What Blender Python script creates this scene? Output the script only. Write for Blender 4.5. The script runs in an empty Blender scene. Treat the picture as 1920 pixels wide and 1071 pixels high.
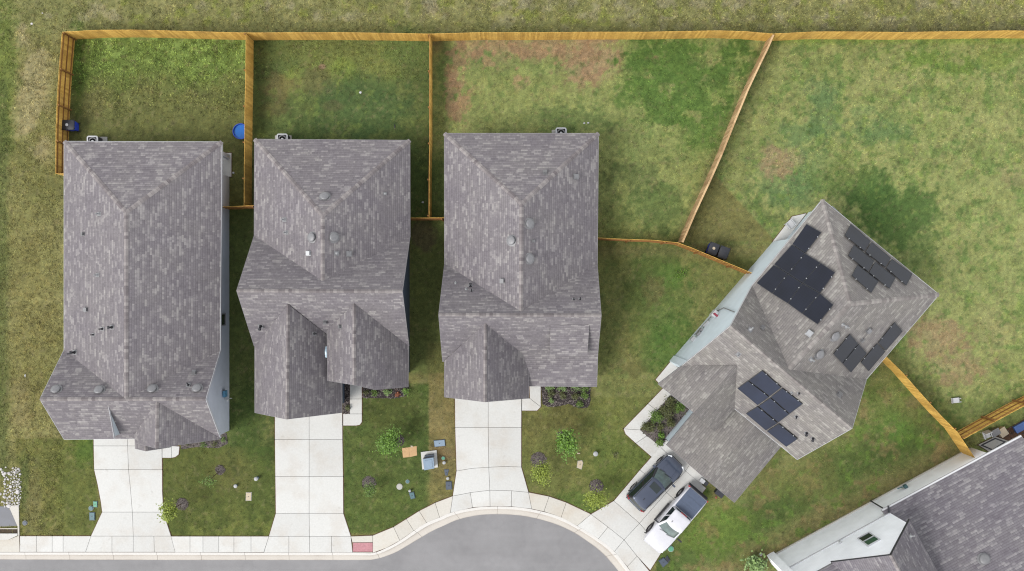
import bpy, math, random
import numpy as np
from mathutils import Vector, Matrix
R = math.radians
rnd = random.Random(7)
scene = bpy.context.scene
col = bpy.data.collections.new('place'); scene.collection.children.link(col)
F, H, U0, V0 = 1701.0, 63.0, 960.0, 544.0

def P(u, v, h=0.0):
    """world point at height h seen at photo pixel (u, v)"""
    s = (H - h) / F
    return Vector(((u - U0) * s, (V0 - v) * s, h))

KALB = 1.75
def S(r, g, b, k=None):
    f = lambda c: (c / 255 / 12.92) if c / 255 <= .04045 else ((c / 255 + .055) / 1.055) ** 2.4
    k = KALB if k is None else k
    return (f(r) / k, f(g) / k, f(b) / k, 1)

# ------------------------------------------------------------------ materials
class NT:
    def __init__(s, name):
        s.m = bpy.data.materials.new(name); s.m.use_nodes = True
        s.t = s.m.node_tree; s.b = s.t.nodes['Principled BSDF']
    def n(s, typ, **kw):
        nd = s.t.nodes.new(typ)
        for k, v in kw.items():
            if k.startswith('i_'):
                key = k[2:]
                key = int(key) if key.isdigit() else key.replace('_', ' ')
                nd.inputs[key].default_value = v
            else: setattr(nd, k, v)
        return nd
    def l(s, a, b): s.t.links.new(a, b)
    def math(s, op, a, b=None, c=None):
        nd = s.t.nodes.new('ShaderNodeMath'); nd.operation = op
        for i, x in enumerate((a, b, c)):
            if x is None: continue
            if isinstance(x, (int, float)): nd.inputs[i].default_value = x
            else: s.l(x, nd.inputs[i])
        return nd.outputs[0]
    def ramp(s, fac, stops, interp='LINEAR'):
        nd = s.t.nodes.new('ShaderNodeValToRGB'); cr = nd.color_ramp; cr.interpolation = interp
        while len(cr.elements) < len(stops): cr.elements.new(.5)
        for e, (p, c) in zip(cr.elements, stops):
            e.position = p; e.color = c if len(c) == 4 else (*c, 1)
        s.l(fac, nd.inputs[0]); return nd.outputs[0]
    def mix(s, fac, a, b, blend='MIX'):
        nd = s.t.nodes.new('ShaderNodeMix'); nd.data_type = 'RGBA'; nd.blend_type = blend
        for i, x in ((0, fac), (6, a), (7, b)):
            if isinstance(x, (int, float)): nd.inputs[i].default_value = x
            elif isinstance(x, tuple): nd.inputs[i].default_value = x
            else: s.l(x, nd.inputs[i])
        return nd.outputs[2]
    def bump(s, hgt, strength=.3, dist=.02):
        nd = s.t.nodes.new('ShaderNodeBump'); nd.inputs['Strength'].default_value = strength
        nd.inputs['Distance'].default_value = dist
        s.l(hgt, nd.inputs['Height']); s.l(nd.outputs[0], s.b.inputs['Normal'])
    def pos(s): return s.n('ShaderNodeNewGeometry').outputs['Position']
    def noise(s, scale, detail=3, vec=None, rough=.55):
        nd = s.n('ShaderNodeTexNoise'); nd.inputs['Scale'].default_value = scale
        nd.inputs['Detail'].default_value = detail; nd.inputs['Roughness'].default_value = rough
        s.l(vec if vec is not None else s.pos(), nd.inputs['Vector']); return nd.outputs[0]

def plain(name, c, rough=.6, metal=0, var=.12, scale=6, coat=0, spec=.5):
    t = NT(name); b = t.b
    if var > 0:
        nz = t.noise(scale, 4)
        lo = tuple(x * (1 - var) for x in c[:3]) + (1,); hi = tuple(min(1, x * (1 + var)) for x in c[:3]) + (1,)
        t.l(t.ramp(nz, [(.3, lo), (.7, hi)]), b.inputs['Base Color'])
    else: b.inputs['Base Color'].default_value = c
    b.inputs['Roughness'].default_value = rough; b.inputs['Metallic'].default_value = metal
    b.inputs['Coat Weight'].default_value = coat; b.inputs['Coat Roughness'].default_value = .06
    b.inputs['Specular IOR Level'].default_value = spec
    return t.m

def shingle(name, dark, mid, light, tint=None):
    t = NT(name); b = t.b
    uv = t.n('ShaderNodeUVMap'); uv.uv_map = 'UVMap'
    sp = t.n('ShaderNodeSeparateXYZ'); t.l(uv.outputs[0], sp.inputs[0])
    u, v = sp.outputs[0], sp.outputs[1]
    vr = t.math('DIVIDE', v, .148); row = t.math('FLOOR', vr); fr = t.math('FRACT', vr)
    w1 = t.n('ShaderNodeTexWhiteNoise', noise_dimensions='1D'); t.l(row, w1.inputs['W'])
    ush = t.math('MULTIPLY_ADD', w1.outputs[0], 9.7, u)
    tone = None
    def cells(width, seed):
        c = t.math('FLOOR', t.math('DIVIDE', ush, width))
        cb = t.n('ShaderNodeCombineXYZ'); t.l(c, cb.inputs[0]); t.l(row, cb.inputs[1]); cb.inputs[2].default_value = seed
        w = t.n('ShaderNodeTexWhiteNoise', noise_dimensions='3D'); t.l(cb.outputs[0], w.inputs[0]); return w.outputs[0]
    a, c2 = cells(.44, 1.0), cells(.15, 2.0)
    # blend pattern comes in clusters
    geo = t.pos()
    cl = t.noise(.9, 3, geo)
    cl2 = t.noise(.16, 2, geo)
    s = t.math('ADD', t.math('MULTIPLY', a, .74), t.math('MULTIPLY', c2, .26))
    s = t.math('ADD', s, t.math('MULTIPLY', t.math('SUBTRACT', cl, .5), .42))
    s = t.math('ADD', s, t.math('MULTIPLY', t.math('SUBTRACT', cl2, .5), .25))
    cr = t.ramp(s, [(.05, dark), (.30, tuple(m * .75 + l * .25 for m, l in zip(mid, dark))), (.62, mid), (.74, tuple(m * .55 + l * .45 for m, l in zip(mid, light))), (.92, light)])
    c3 = cells(.09, 3.0)
    cr = t.mix(1.0, cr, t.ramp(c3, [(0, (.93,) * 3), (1, (1.07,) * 3)]), 'MULTIPLY')
    gran = t.noise(38, 3, geo)
    cr = t.mix(1.0, cr, t.ramp(gran, [(.3, (.80, .80, .80)), (.7, (1.17, 1.17, 1.17))]), 'MULTIPLY')
    stn = t.noise(.55, 4, geo)
    cr = t.mix(1.0, cr, t.ramp(stn, [(.3, (.93, .92, .95)), (.7, (1.05, 1.05, 1.03))]), 'MULTIPLY')
    edge = t.ramp(fr, [(0, (.70,) * 3), (.18, (.74,) * 3), (.3, (1, 1, 1))])  # shadow line of each shingle row, painted into the colour
    cr = t.mix(.8, cr, edge, 'MULTIPLY')
    t.l(cr, b.inputs['Base Color']); b.inputs['Roughness'].default_value = .88
    b.inputs['Specular IOR Level'].default_value = .25
    return t.m

def island_mat(name, c1, c2, rough=.8, grain=(2, 2, .3), gstr=.18, dirt=None):
    """boards, slabs: each loose piece gets a tone of its own"""
    t = NT(name); b = t.b
    g = t.n('ShaderNodeNewGeometry')
    cr = t.ramp(g.outputs['Random Per Island'], [(0, c1), (1, c2)])
    mp = t.n('ShaderNodeMapping'); mp.inputs['Scale'].default_value = grain; t.l(g.outputs['Position'], mp.inputs[0])
    nz = t.noise(6, 4, mp.outputs[0])
    cr = t.mix(1.0, cr, t.ramp(nz, [(.25, (1 - gstr,) * 3), (.75, (1 + gstr,) * 3)]), 'MULTIPLY')
    if dirt:
        d = t.noise(.7, 5)
        cr = t.mix(t.ramp(d, [(.5, (0, 0, 0)), (.75, (dirt[1],) * 3)]), cr, dirt[0])
    t.l(cr, b.inputs['Base Color']); b.inputs['Roughness'].default_value = rough
    b.inputs['Specular IOR Level'].default_value = .3
    t.bump(nz, .2, .01)
    return t.m

def concrete(name, c, stain=(196, 180, 160), sstr=.35):
    t = NT(name); b = t.b; g = t.n('ShaderNodeNewGeometry')
    k = .06
    cr = t.ramp(g.outputs['Random Per Island'], [(0, tuple(x * (1 - k) for x in c[:3])), (1, tuple(x * (1 + k * .6) for x in c[:3]))])
    n1 = t.noise(.55, 5); n2 = t.noise(11, 5); n3 = t.noise(40, 2)
    cr = t.mix(t.ramp(n1, [(.48, (0, 0, 0)), (.72, (sstr,) * 3)]), cr, S(*stain))
    cr = t.mix(1.0, cr, t.ramp(n2, [(.25, (.93,) * 3), (.75, (1.05,) * 3)]), 'MULTIPLY')
    cr = t.mix(1.0, cr, t.ramp(n3, [(.25, (.95,) * 3), (.75, (1.05,) * 3)]), 'MULTIPLY')
    # rare darker spots and drips
    n4 = t.noise(2.3, 2)
    cr = t.mix(t.ramp(n4, [(.66, (0, 0, 0)), (.78, (.22,) * 3)]), cr, S(150, 142, 130))
    t.l(cr, b.inputs['Base Color']); b.inputs['Roughness'].default_value = .85
    b.inputs['Specular IOR Level'].default_value = .3
    t.bump(n3, .15, .004)
    return t.m

def leafmat(name, c, var=.35):
    t = NT(name); b = t.b; g = t.n('ShaderNodeNewGeometry')
    lo = tuple(x * (1 - var) for x in c[:3]); hi = (min(1, c[0] * (1 + var * 1.3)), min(1, c[1] * (1 + var)), c[2] * (1 + var * .5))
    t.l(t.ramp(g.outputs['Random Per Island'], [(0, lo), (1, hi)]), b.inputs['Base Color'])
    b.inputs['Roughness'].default_value = .6
    b.inputs['Subsurface Weight'].default_value = 0
    try: b.inputs['Transmission Weight'].default_value = 0
    except Exception: pass
    return t.m

M = {}
M['roof_a'] = shingle('shingle_grey_mauve', S(124, 119, 123), S(135, 130, 133), S(164, 160, 159))
M['roof_b'] = shingle('shingle_grey_warm', S(132, 128, 126), S(144, 140, 136), S(168, 165, 159))
M['roof_c'] = shingle('shingle_grey_violet', S(119, 114, 120), S(131, 127, 132), S(160, 157, 158))
M['cap'] = island_mat('ridge_cap_shingle', S(118, 111, 113), S(164, 158, 156), .9, (3, 3, 3), .12)
M['cap_b'] = island_mat('ridge_cap_shingle_warm', S(128, 122, 120), S(170, 165, 160), .9, (3, 3, 3), .12)
M['fascia'] = plain('fascia_paint', S(148, 145, 148), .5, var=.08)
M['fascia_white'] = plain('fascia_white_paint', S(212, 214, 218), .5, var=.05)
M['fascia_dark'] = plain('fascia_dark_paint', S(62, 60, 68), .5, var=.08)

def siding(name, c, pitch=.18):
    t = NT(name); b = t.b; g = t.n('ShaderNodeNewGeometry')
    sp = t.n('ShaderNodeSeparateXYZ'); t.l(g.outputs['Position'], sp.inputs[0])
    fr = t.math('FRACT', t.math('DIVIDE', sp.outputs[2], pitch))
    ln = t.ramp(fr, [(0, (.93,) * 3), (.06, (.94,) * 3), (.12, (1, 1, 1)), (1, (1.0,) * 3)])
    nz = t.noise(1.3, 4)
    cr = t.mix(1.0, c, ln, 'MULTIPLY')
    cr = t.mix(1.0, cr, t.ramp(nz, [(.3, (.94,) * 3), (.7, (1.05,) * 3)]), 'MULTIPLY')
    t.l(cr, b.inputs['Base Color']); b.inputs['Roughness'].default_value = .6
    return t.m
M['wall_slate'] = siding('siding_slate_blue', (.40, .43, .49, 1))
M['wall_navy'] = siding('siding_dark_blue', S(78, 92, 112))
M['wall_grey'] = siding('siding_grey', S(128, 130, 134))
M['wall_pale'] = siding('siding_pale_blue_grey', (.46, .53, .57, 1))
M['wall_white'] = siding('siding_white', (.82, .835, .86, 1), .2)
M['white_trim'] = plain('white_trim', S(226, 227, 230), .45, var=.04)
M['glass'] = plain('window_glass', (.012, .02, .02, 1), .06, var=0, spec=.6)
M['glass_green'] = plain('window_glass_green', (.03, .075, .05, 1), .08, var=0, spec=.6)
M['metal_grey'] = plain('vent_metal', S(138, 138, 140), .5, .2, .10, 9)
M['metal_pale'] = plain('vent_pale', S(178, 180, 182), .5, .1, .08, 9)
M['metal_dark'] = plain('vent_dark', S(46, 46, 52), .55, .1, .2, 9)
M['metal_blue'] = plain('flashing_blue', S(168, 190, 204), .35, .3, .06, 9)
M['wood'] = island_mat('cedar_board', (.42, .245, .052, 1), (.60, .375, .092, 1), .75, (1.4, 1.4, .35), .2, ((.18, .10, .034, 1), .5))
M['wood_worn'] = island_mat('weathered_board', (.28, .175, .085, 1), (.42, .29, .155, 1), .8, (1.4, 1.4, .35), .2, (S(112, 76, 48), .5))
M['wood_post'] = island_mat('fence_post_wood', S(140, 98, 52), S(164, 118, 66), .8, (2, 2, .4), .2)
M['conc'] = concrete('driveway_concrete', S(224, 224, 220))
M['conc_warm'] = concrete('sidewalk_concrete', S(219, 215, 205), (204, 186, 162), .45)
M['conc_grey'] = concrete('patio_concrete', S(196, 195, 188))
M['soil'] = plain('edge_soil', S(104, 74, 52), .95, var=.35, scale=9)
M['joint'] = plain('joint_filler', S(122, 110, 98), .95, var=.25, scale=5)
M['mulch'] = plain('dark_mulch', S(58, 50, 50), .95, var=.6, scale=24)
M['mulch_grey'] = plain('grey_mulch', S(112, 104, 100), .95, var=.5, scale=24)
M['mulch_chip'] = island_mat('mulch_chip', S(44, 38, 38), S(140, 130, 126), .95, (4, 4, 4), .2)
M['red_pad'] = plain('tactile_red', S(198, 142, 148), .8, var=.12, scale=8)
M['leaf'] = leafmat('leaf_green', S(92, 124, 40))
M['leaf_bright'] = leafmat('leaf_bright', S(100, 142, 40))
M['leaf_yellow'] = leafmat('leaf_yellow_green', S(136, 156, 50))
M['leaf_dark'] = leafmat('leaf_dark', S(86, 94, 46))
M['leaf_pale'] = leafmat('leaf_pale', S(124, 156, 92))
M['leaf_orange'] = leafmat('leaf_orange', S(150, 88, 58))
M['bark'] = plain('bark', S(110, 88, 68), .9, var=.3, scale=20)
M['blue_plastic'] = plain('blue_plastic', S(40, 84, 214), .4, var=.06)
M['blue_deep'] = plain('blue_cart_plastic', S(44, 76, 214), .4, var=.06)
M['black_plastic'] = plain('black_plastic', S(44, 46, 54), .5, var=.15)
M['pool_water'] = plain('pool_water', S(44, 128, 226), .08, var=.06, scale=2)
M['util_blue'] = plain('utility_lid_blue_grey', S(138, 160, 180), .5, var=.08)
M['util_teal'] = plain('utility_lid_teal', S(78, 116, 122), .55, var=.12)
M['util_green'] = plain('utility_lid_green', S(92, 166, 134), .55, var=.1)
M['util_slate'] = plain('utility_lid_slate', S(72, 84, 100), .55, var=.12)
M['util_beige'] = plain('utility_lid_beige', S(206, 190, 164), .7, var=.08)
M['util_white'] = plain('utility_white', S(208, 210, 212), .5, var=.06)
M['rubber'] = plain('rubber', S(38, 36, 38), .85, var=.2)
M['steel'] = plain('wheel_steel', S(150, 150, 152), .35, .7, .1)
M['cardboard'] = plain('cardboard', S(210, 172, 126), .85, var=.1, scale=3)
M['rock'] = plain('limestone_rock', S(214, 210, 208), .85, var=.2, scale=5)
M['water_dark'] = plain('standing_water', S(64, 70, 84), .45, var=.25, scale=1.2)
M['roof_edge'] = plain('roof_edge_strip', S(128, 123, 125), .8, var=.1)
# ------------------------------------------------------------------ mesh helpers
class MB:
    def __init__(s): s.v = []; s.f = []; s.uv = []; s.mi = []
    def vert(s, p): s.v.append(tuple(p)); return len(s.v) - 1
    def face(s, pts, uv=None, mi=0):
        i0 = len(s.v); s.v.extend(tuple(p) for p in pts)
        s.f.append(list(range(i0, i0 + len(pts)))); s.uv.append(uv); s.mi.append(mi)
    def faces(s, verts, faces, mi=0):
        i0 = len(s.v); s.v.extend(tuple(p) for p in verts)
        for f in faces: s.f.append([i + i0 for i in f]); s.uv.append(None); s.mi.append(mi)
    def prism(s, poly, z0, z1, mi=0, bottom=True):
        """poly: plan points, either winding; z1 number or list"""
        a = sum(poly[i][0] * poly[(i + 1) % len(poly)][1] - poly[(i + 1) % len(poly)][0] * poly[i][1] for i in range(len(poly)))
        poly = list(poly)
        zt = list(z1) if isinstance(z1, (list, tuple)) else [z1] * len(poly)
        if a < 0: poly.reverse(); zt.reverse()
        n = len(poly)
        vs = [(p[0], p[1], z0) for p in poly] + [(p[0], p[1], z) for p, z in zip(poly, zt)]
        fs = [list(range(n, 2 * n))] + [[i, (i + 1) % n, n + (i + 1) % n, n + i] for i in range(n)]
        if bottom: fs.append(list(range(n - 1, -1, -1)))
        s.faces(vs, fs, mi)
    def box(s, c, size, rot=0, mi=0, tilt=None):
        x, y, z = (d / 2 for d in size); m = Matrix.Rotation(rot, 3, 'Z')
        if tilt is not None: m = m @ tilt
        vs = [Vector(c) + m @ Vector((sx * x, sy * y, sz * z)) for sz in (-1, 1) for sx, sy in ((-1, -1), (1, -1), (1, 1), (-1, 1))]
        s.faces(vs, [[3, 2, 1, 0], [4, 5, 6, 7], [0, 1, 5, 4], [1, 2, 6, 5], [2, 3, 7, 6], [3, 0, 4, 7]], mi)
    def lathe(s, c, prof, n=16, mi=0, axis=None):
        """prof: (radius, height) pairs from the bottom up"""
        q = Vector((0, 0, 1)).rotation_difference(Vector(axis)) if axis is not None else None
        vs = []
        for r, h in prof:
            for k in range(n):
                p = Vector((r * math.cos(2 * math.pi * k / n), r * math.sin(2 * math.pi * k / n), h))
                if q: p = q @ p
                vs.append(Vector(c) + p)
        fs = []
        for i in range(len(prof) - 1):
            for k in range(n):
                a = i * n + k; b = i * n + (k + 1) % n
                fs.append([a, b, b + n, a + n])
        fs.append([(len(prof) - 1) * n + k for k in range(n)]); fs.append(list(range(n - 1, -1, -1)))
        s.faces(vs, fs, mi)
    def tube(s, pts, r, n=6, mi=0):
        pts = [Vector(p) for p in pts]
        rs = r if isinstance(r, (list, tuple)) else [r] * len(pts)
        vs = []
        for i, p in enumerate(pts):
            d = (pts[min(i + 1, len(pts) - 1)] - pts[max(i - 1, 0)]).normalized()
            a = d.orthogonal().normalized(); b = d.cross(a)
            for k in range(n):
                t = 2 * math.pi * k / n
                vs.append(p + (a * math.cos(t) + b * math.sin(t)) * rs[i])
        fs = [[i * n + k, i * n + (k + 1) % n, (i + 1) * n + (k + 1) % n, (i + 1) * n + k] for i in range(len(pts) - 1) for k in range(n)]
        fs += [list(range(n - 1, -1, -1)), [(len(pts) - 1) * n + k for k in range(n)]]
        s.faces(vs, fs, mi)
    def build(s, name, mats, parent=None, local=False, smooth=False, loc=None):
        me = bpy.data.meshes.new(name)
        off = Vector((0, 0, 0))
        if not local:
            p = parent
            while p is not None: off += p.location; p = p.parent
            if loc is not None: off += Vector(loc)
        vs = [(x - off.x, y - off.y, z - off.z) for x, y, z in s.v]
        me.from_pydata(vs, [], s.f)
        if any(u is not None for u in s.uv):
            ul = me.uv_layers.new(name='UVMap'); i = 0
            for f, u in zip(s.f, s.uv):
                for k in range(len(f)):
                    ul.data[i].uv = u[k] if u else (0, 0); i += 1
        if not isinstance(mats, (list, tuple)): mats = [mats]
        for m in mats: me.materials.append(m)
        if len(mats) > 1: me.polygons.foreach_set('material_index', s.mi)
        if smooth: me.polygons.foreach_set('use_smooth', [True] * len(s.f))
        me.update()
        o = bpy.data.objects.new(name, me); col.objects.link(o)
        if parent is not None: o.parent = parent
        if loc is not None: o.location = loc
        return o

def tag(o, label=None, cat=None, group=None, kind=None):
    if label: o['label'] = label
    if cat: o['category'] = cat
    if group: o['group'] = group
    if kind: o['kind'] = kind
    return o
def thing(name, label, cat, loc=(0, 0, 0), rz=0, group=None):
    o = bpy.data.objects.new(name, None); o.empty_display_size = .3; col.objects.link(o)
    o.location = loc; o.rotation_euler = (0, 0, rz)
    return tag(o, label, cat, group)
def struct(name, mb, mats, label=None):
    o = mb.build(name, mats); o['kind'] = 'structure'
    if label: o['label'] = label
    return o
def dup(root, loc=None, rz=None, label=None):
    r = root.copy(); col.objects.link(r)
    if loc is not None: r.location = loc
    if rz is not None: r.rotation_euler = (0, 0, rz)
    if label: r['label'] = label
    for ch in list(root.children):
        c = ch.copy(); col.objects.link(c); c.parent = r
        for g in ch.children:
            d = g.copy(); col.objects.link(d); d.parent = c
    return r
def xy(p): return (p[0], p[1])
def PL(pts, h=0.0): return [xy(P(u, v, h)) for u, v in pts]
def lerp(a, b, t): return a + (b - a) * t

# ------------------------------------------------------------------ roofs and houses
ROOF_TRIS = {}
def add_roof(parent, house, V, FC, mat, capmat, thick=.2, fasc='fascia', caps=True, name='roof', nofascia=()):
    """V: photo (u, v, h) points; FC: faces of indices; builds slab, fascia and ridge caps"""
    pts = [P(*p) if len(p) == 3 else Vector(p[:3]) for p in V]
    mb = MB(); edges = {}; nrm = []
    for f in FC:
        ps = [pts[i] for i in f]
        n = Vector((0, 0, 0))
        for i in range(len(ps)): n += (ps[i] - ps[0]).cross(ps[(i + 1) % len(ps)] - ps[0])
        n.normalize()
        if n.z < 0: ps.reverse(); f = list(reversed(f)); n = -n
        ud = Vector((0, 0, 1)).cross(n).normalized(); vd = n.cross(ud)
        o = rnd.random() * 3
        mb.face(ps, [(p.dot(ud) + o, p.dot(vd)) for p in ps])
        nrm.append(n); fi = len(nrm) - 1
        for i in range(len(f)):
            a, b = f[i], f[(i + 1) % len(f)]
            edges.setdefault((min(a, b), max(a, b)), []).append((fi, a, b))
        for i in range(1, len(ps) - 1):
            ROOF_TRIS.setdefault(house, []).append((ps[0], ps[i], ps[i + 1], n))
        mb.face([p - Vector((0, 0, thick)) for p in reversed(ps)])
    ro = mb.build(name, mat, parent)
    fb = MB()
    for (a, b), us in edges.items():
        if len(us) == 1:
            fi, i, j = us[0]
            if (i, j) in nofascia or (j, i) in nofascia: continue
            p, q = pts[i], pts[j]; d = (q - p)
            o = Vector((d.y, -d.x, 0)).normalized() * .012
            z = Vector((0, 0, 1))
            e = d.normalized() * 0
            fb.faces([p + o + z * .006, q + o + z * .006, q + o - z * (thick + .01), p + o - z * (thick + .01), p - o * .6 + z * .006, q - o * .6 + z * .006],
                     [[0, 3, 2, 1], [4, 0, 1, 5]])
        elif caps:
            f1, i, j = us[0]; f2 = us[1][0]; p, q = pts[i], pts[j]
            t1 = nrm[f1].cross(q - p).normalized()          # into face 1 (left of the edge)
            # convex when face 1 falls away from the plane of face 2
            if (t1).dot(nrm[f2]) < -.02:
                t2 = -(nrm[f2].cross(q - p).normalized())
                cb = MB(); L = (q - p).length; n = max(1, int(L / .21)); up = (nrm[f1] + nrm[f2]).normalized()
                for k in range(n):
                    s0 = p.lerp(q, k / n); s1 = p.lerp(q, min(1, (k + 1.15) / n)); w = .15
                    l0, l1 = .022, .008
                    if q.z < p.z: l0, l1 = .008, .022
                    cb.faces([s0 + t1 * w + nrm[f1] * l0, s0 + up * (l0 + .006), s0 + t2 * w + nrm[f2] * l0,
                              s1 + t1 * w + nrm[f1] * l1, s1 + up * (l1 + .006), s1 + t2 * w + nrm[f2] * l1],
                             [[0, 3, 4, 1], [1, 4, 5, 2]])
                cb.build('ridge_cap', M[capmat], ro)
    if fb.f: fb.build('fascia', M[fasc], ro)
    return ro

def hit(house, u, v):
    o = Vector((0, 0, H)); d = (P(u, v, 0) - o); best = None
    for a, b, c, n in ROOF_TRIS[house]:
        dn = d.dot(n)
        if abs(dn) < 1e-9: continue
        t = (a - o).dot(n) / dn; p = o + d * t
        ok = True; s0 = None
        for x, y in ((a, b), (b, c), (c, a)):
            cr = (y - x).cross(p - x).dot(n)
            if cr < -1e-3: ok = False; break
        if ok and (best is None or p.z > best[0].z): best = (p, n)
    return best
def on_plane(u, v, p0, n):
    o = Vector((0, 0, H)); d = P(u, v, 0) - o
    return o + d * ((p0 - o).dot(n) / d.dot(n))

_vent = {}
def vent_mesh(kind):
    if kind in _vent: return _vent[kind]
    mb = MB()
    if kind == 'round':
        mb.lathe((0, 0, -.06), [(.40, 0), (.40, .03), (.30, .05)], 20, 0)
        mb.lathe((0, 0, 0), [(.17, -.1), (.17, .12)], 16, 1)
        mb.lathe((0, 0, .1), [(.29, 0), (.305, .015), (.30, .05), (.25, .085), (.16, .11), (.05, .122)], 24, 0)
        mats = [M['metal_grey'], M['metal_dark']]
    elif kind in ('box', 'box_white', 'box_pale'):
        mb.box((0, 0, -.03), (.42, .42, .04)); mb.box((.0, 0, .06), (.29, .30, .16)); mb.box((-.03, 0, .15), (.36, .34, .035))
        mb.box((.165, 0, .07), (.03, .22, .1), mi=1)
        mats = [M[{'box': 'metal_grey', 'box_white': 'util_white', 'box_pale': 'metal_pale'}[kind]], M['metal_dark']]
    elif kind == 'slant':
        mb.box((0, 0, -.02), (.40, .36, .03)); mb.box((0, .0, .06), (.26, .26, .14)); mb.box((.06, 0, .13), (.3, .3, .03), tilt=Matrix.Rotation(.35, 3, 'Y'))
        mb.box((.14, 0, .05), (.05, .2, .1), mi=1)
        mats = [M['metal_grey'], M['metal_dark']]
    elif kind in ('pipe', 'pipe_dark'):
        mb.box((0, 0, -.03), (.34, .30, .03)); mb.lathe((0, 0, -.03), [(.10, 0), (.06, .12), (.045, .14), (.045, .34), (.030, .34), (.030, .30)], 12, 1)
        mats = [M['metal_grey'], M['metal_pale' if kind == 'pipe' else 'metal_dark']]
    elif kind == 'flue':
        mb.box((0, 0, -.03), (.4, .36, .03)); mb.lathe((0, 0, -.03), [(.13, 0), (.09, .1), (.075, .3), (.075, .34)], 14, 1)
        mb.lathe((0, 0, .33), [(.12, 0), (.13, .03), (.05, .1)], 14, 1)
        mats = [M['metal_grey'], M['metal_dark']]
    ob = mb.build('vent_' + kind, mats, None, True)
    me = ob.data; bpy.data.objects.remove(ob); me.name = 'roof_vent'
    _vent[kind] = me
    return me
VNAME = {'round': 'roof_vent', 'box': 'box_vent', 'box_white': 'box_vent', 'box_pale': 'box_vent', 'slant': 'box_vent', 'pipe': 'vent_pipe', 'pipe_dark': 'vent_pipe', 'flue': 'flue_cap'}
def vents(house, roof, lst, rot=0, sc=1.0):
    base = Vector((0, 0, 0)); p = roof
    while p is not None: base += p.location; p = p.parent
    for e in lst:
        kind, u, v = e[:3]
        hh = hit(house, u, v)
        if hh is None: print('vent miss', house, e); continue
        lift = .2 if kind in ('round',) else .12
        c = on_plane(u, v, hh[0] + Vector((0, 0, lift)), hh[1]) - Vector((0, 0, lift))
        o = bpy.data.objects.new(VNAME[kind], vent_mesh(kind)); col.objects.link(o); o.parent = roof
        n = hh[1]
        q = Vector((0, 0, 1)).rotation_difference((n * .75 + Vector((0, 0, .25))).normalized())
        down = math.atan2(n.y, n.x)
        m = q.to_matrix() @ Matrix.Rotation(down + (rot if kind != 'round' else 0), 3, 'Z')
        o.rotation_euler = m.to_euler(); o.location = c + n * .05 - base
        s = (e[3] if len(e) > 3 else sc) * (.9 if kind != 'round' else .93)
        o.scale = (s, s, s)

def wall_obj(parent, polys, mat, name='wall'):
    mb = MB()
    for p in polys: mb.face(p)
    return mb.build(name, mat, parent)
def wall_loop(plan, ztop, z0=-.05):
    """vertical walls round a plan polygon; ztop number or per-vertex list"""
    zt = ztop if isinstance(ztop, (list, tuple)) else [ztop] * len(plan)
    out = []; n = len(plan)
    a = sum(plan[i][0] * plan[(i + 1) % n][1] - plan[(i + 1) % n][0] * plan[i][1] for i in range(n))
    idx = list(range(n)) if a > 0 else list(range(n - 1, -1, -1))
    for k in range(n):
        i, j = idx[k], idx[(k + 1) % n]
        out.append([(*plan[i], z0), (*plan[j], z0), (*plan[j], zt[j]), (*plan[i], zt[i])])
    return out
def panel_on_wall(mb, a, b, t0, t1, z0, z1, off=.02, depth=.05, mi=0):
    """a box lying on the wall that runs from a to b (outside on its right when walking a->b)"""
    a, b = Vector((a[0], a[1], 0)), Vector((b[0], b[1], 0)); d = (b - a).normalized(); o = Vector((d.y, -d.x, 0))
    p0 = a + d * t0; p1 = a + d * t1
    c = (p0 + p1) / 2 + o * (off + depth / 2 - .02) + Vector((0, 0, (z0 + z1) / 2))
    mb.box(c, ((p1 - p0).length, depth, z1 - z0), math.atan2(d.y, d.x), mi)

def window(parent, a, b, t0, t1, z0, z1, glass='glass', frame='white_trim', mull=True, proud=.02):
    f = MB(); w = .07
    panel_on_wall(f, a, b, t0 - w, t1 + w, z1, z1 + w, proud, .07); panel_on_wall(f, a, b, t0 - w, t1 + w, z0 - w, z0, proud, .07)
    panel_on_wall(f, a, b, t0 - w, t0, z0, z1, proud, .06); panel_on_wall(f, a, b, t1, t1 + w, z0, z1, proud, .06)
    if mull: panel_on_wall(f, a, b, (t0 + t1) / 2 - .03, (t0 + t1) / 2 + .03, z0, z1, proud, .055)
    fo = f.build('window', M[frame], parent)
    g = MB(); panel_on_wall(g, a, b, t0, t1, z0, z1, proud, .03); g.build('pane', M[glass], fo)
    return fo
def garage_door(parent, a, b, t0, t1):
    mb = MB()
    for k in range(4): panel_on_wall(mb, a, b, t0, t1, .08 + k * .54, .08 + k * .54 + .525, .02, .05)
    return mb.build('garage_door', M['white_trim'], parent)
def front_door(parent, a, b, t0, t1):
    mb = MB(); panel_on_wall(mb, a, b, t0, t1, .12, 2.15, .02, .05)
    d = mb.build('front_door', M['wall_navy'], parent)
    k = MB(); panel_on_wall(k, a, b, t1 - .14, t1 - .07, 1.0, 1.08, .07, .06); k.build('door_handle', M['steel'], d)
    return d
# ------------------------------------------------------------------ houses
def gable_tri(wallmb, a, b, peak): wallmb.append([a, b, peak])

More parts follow.
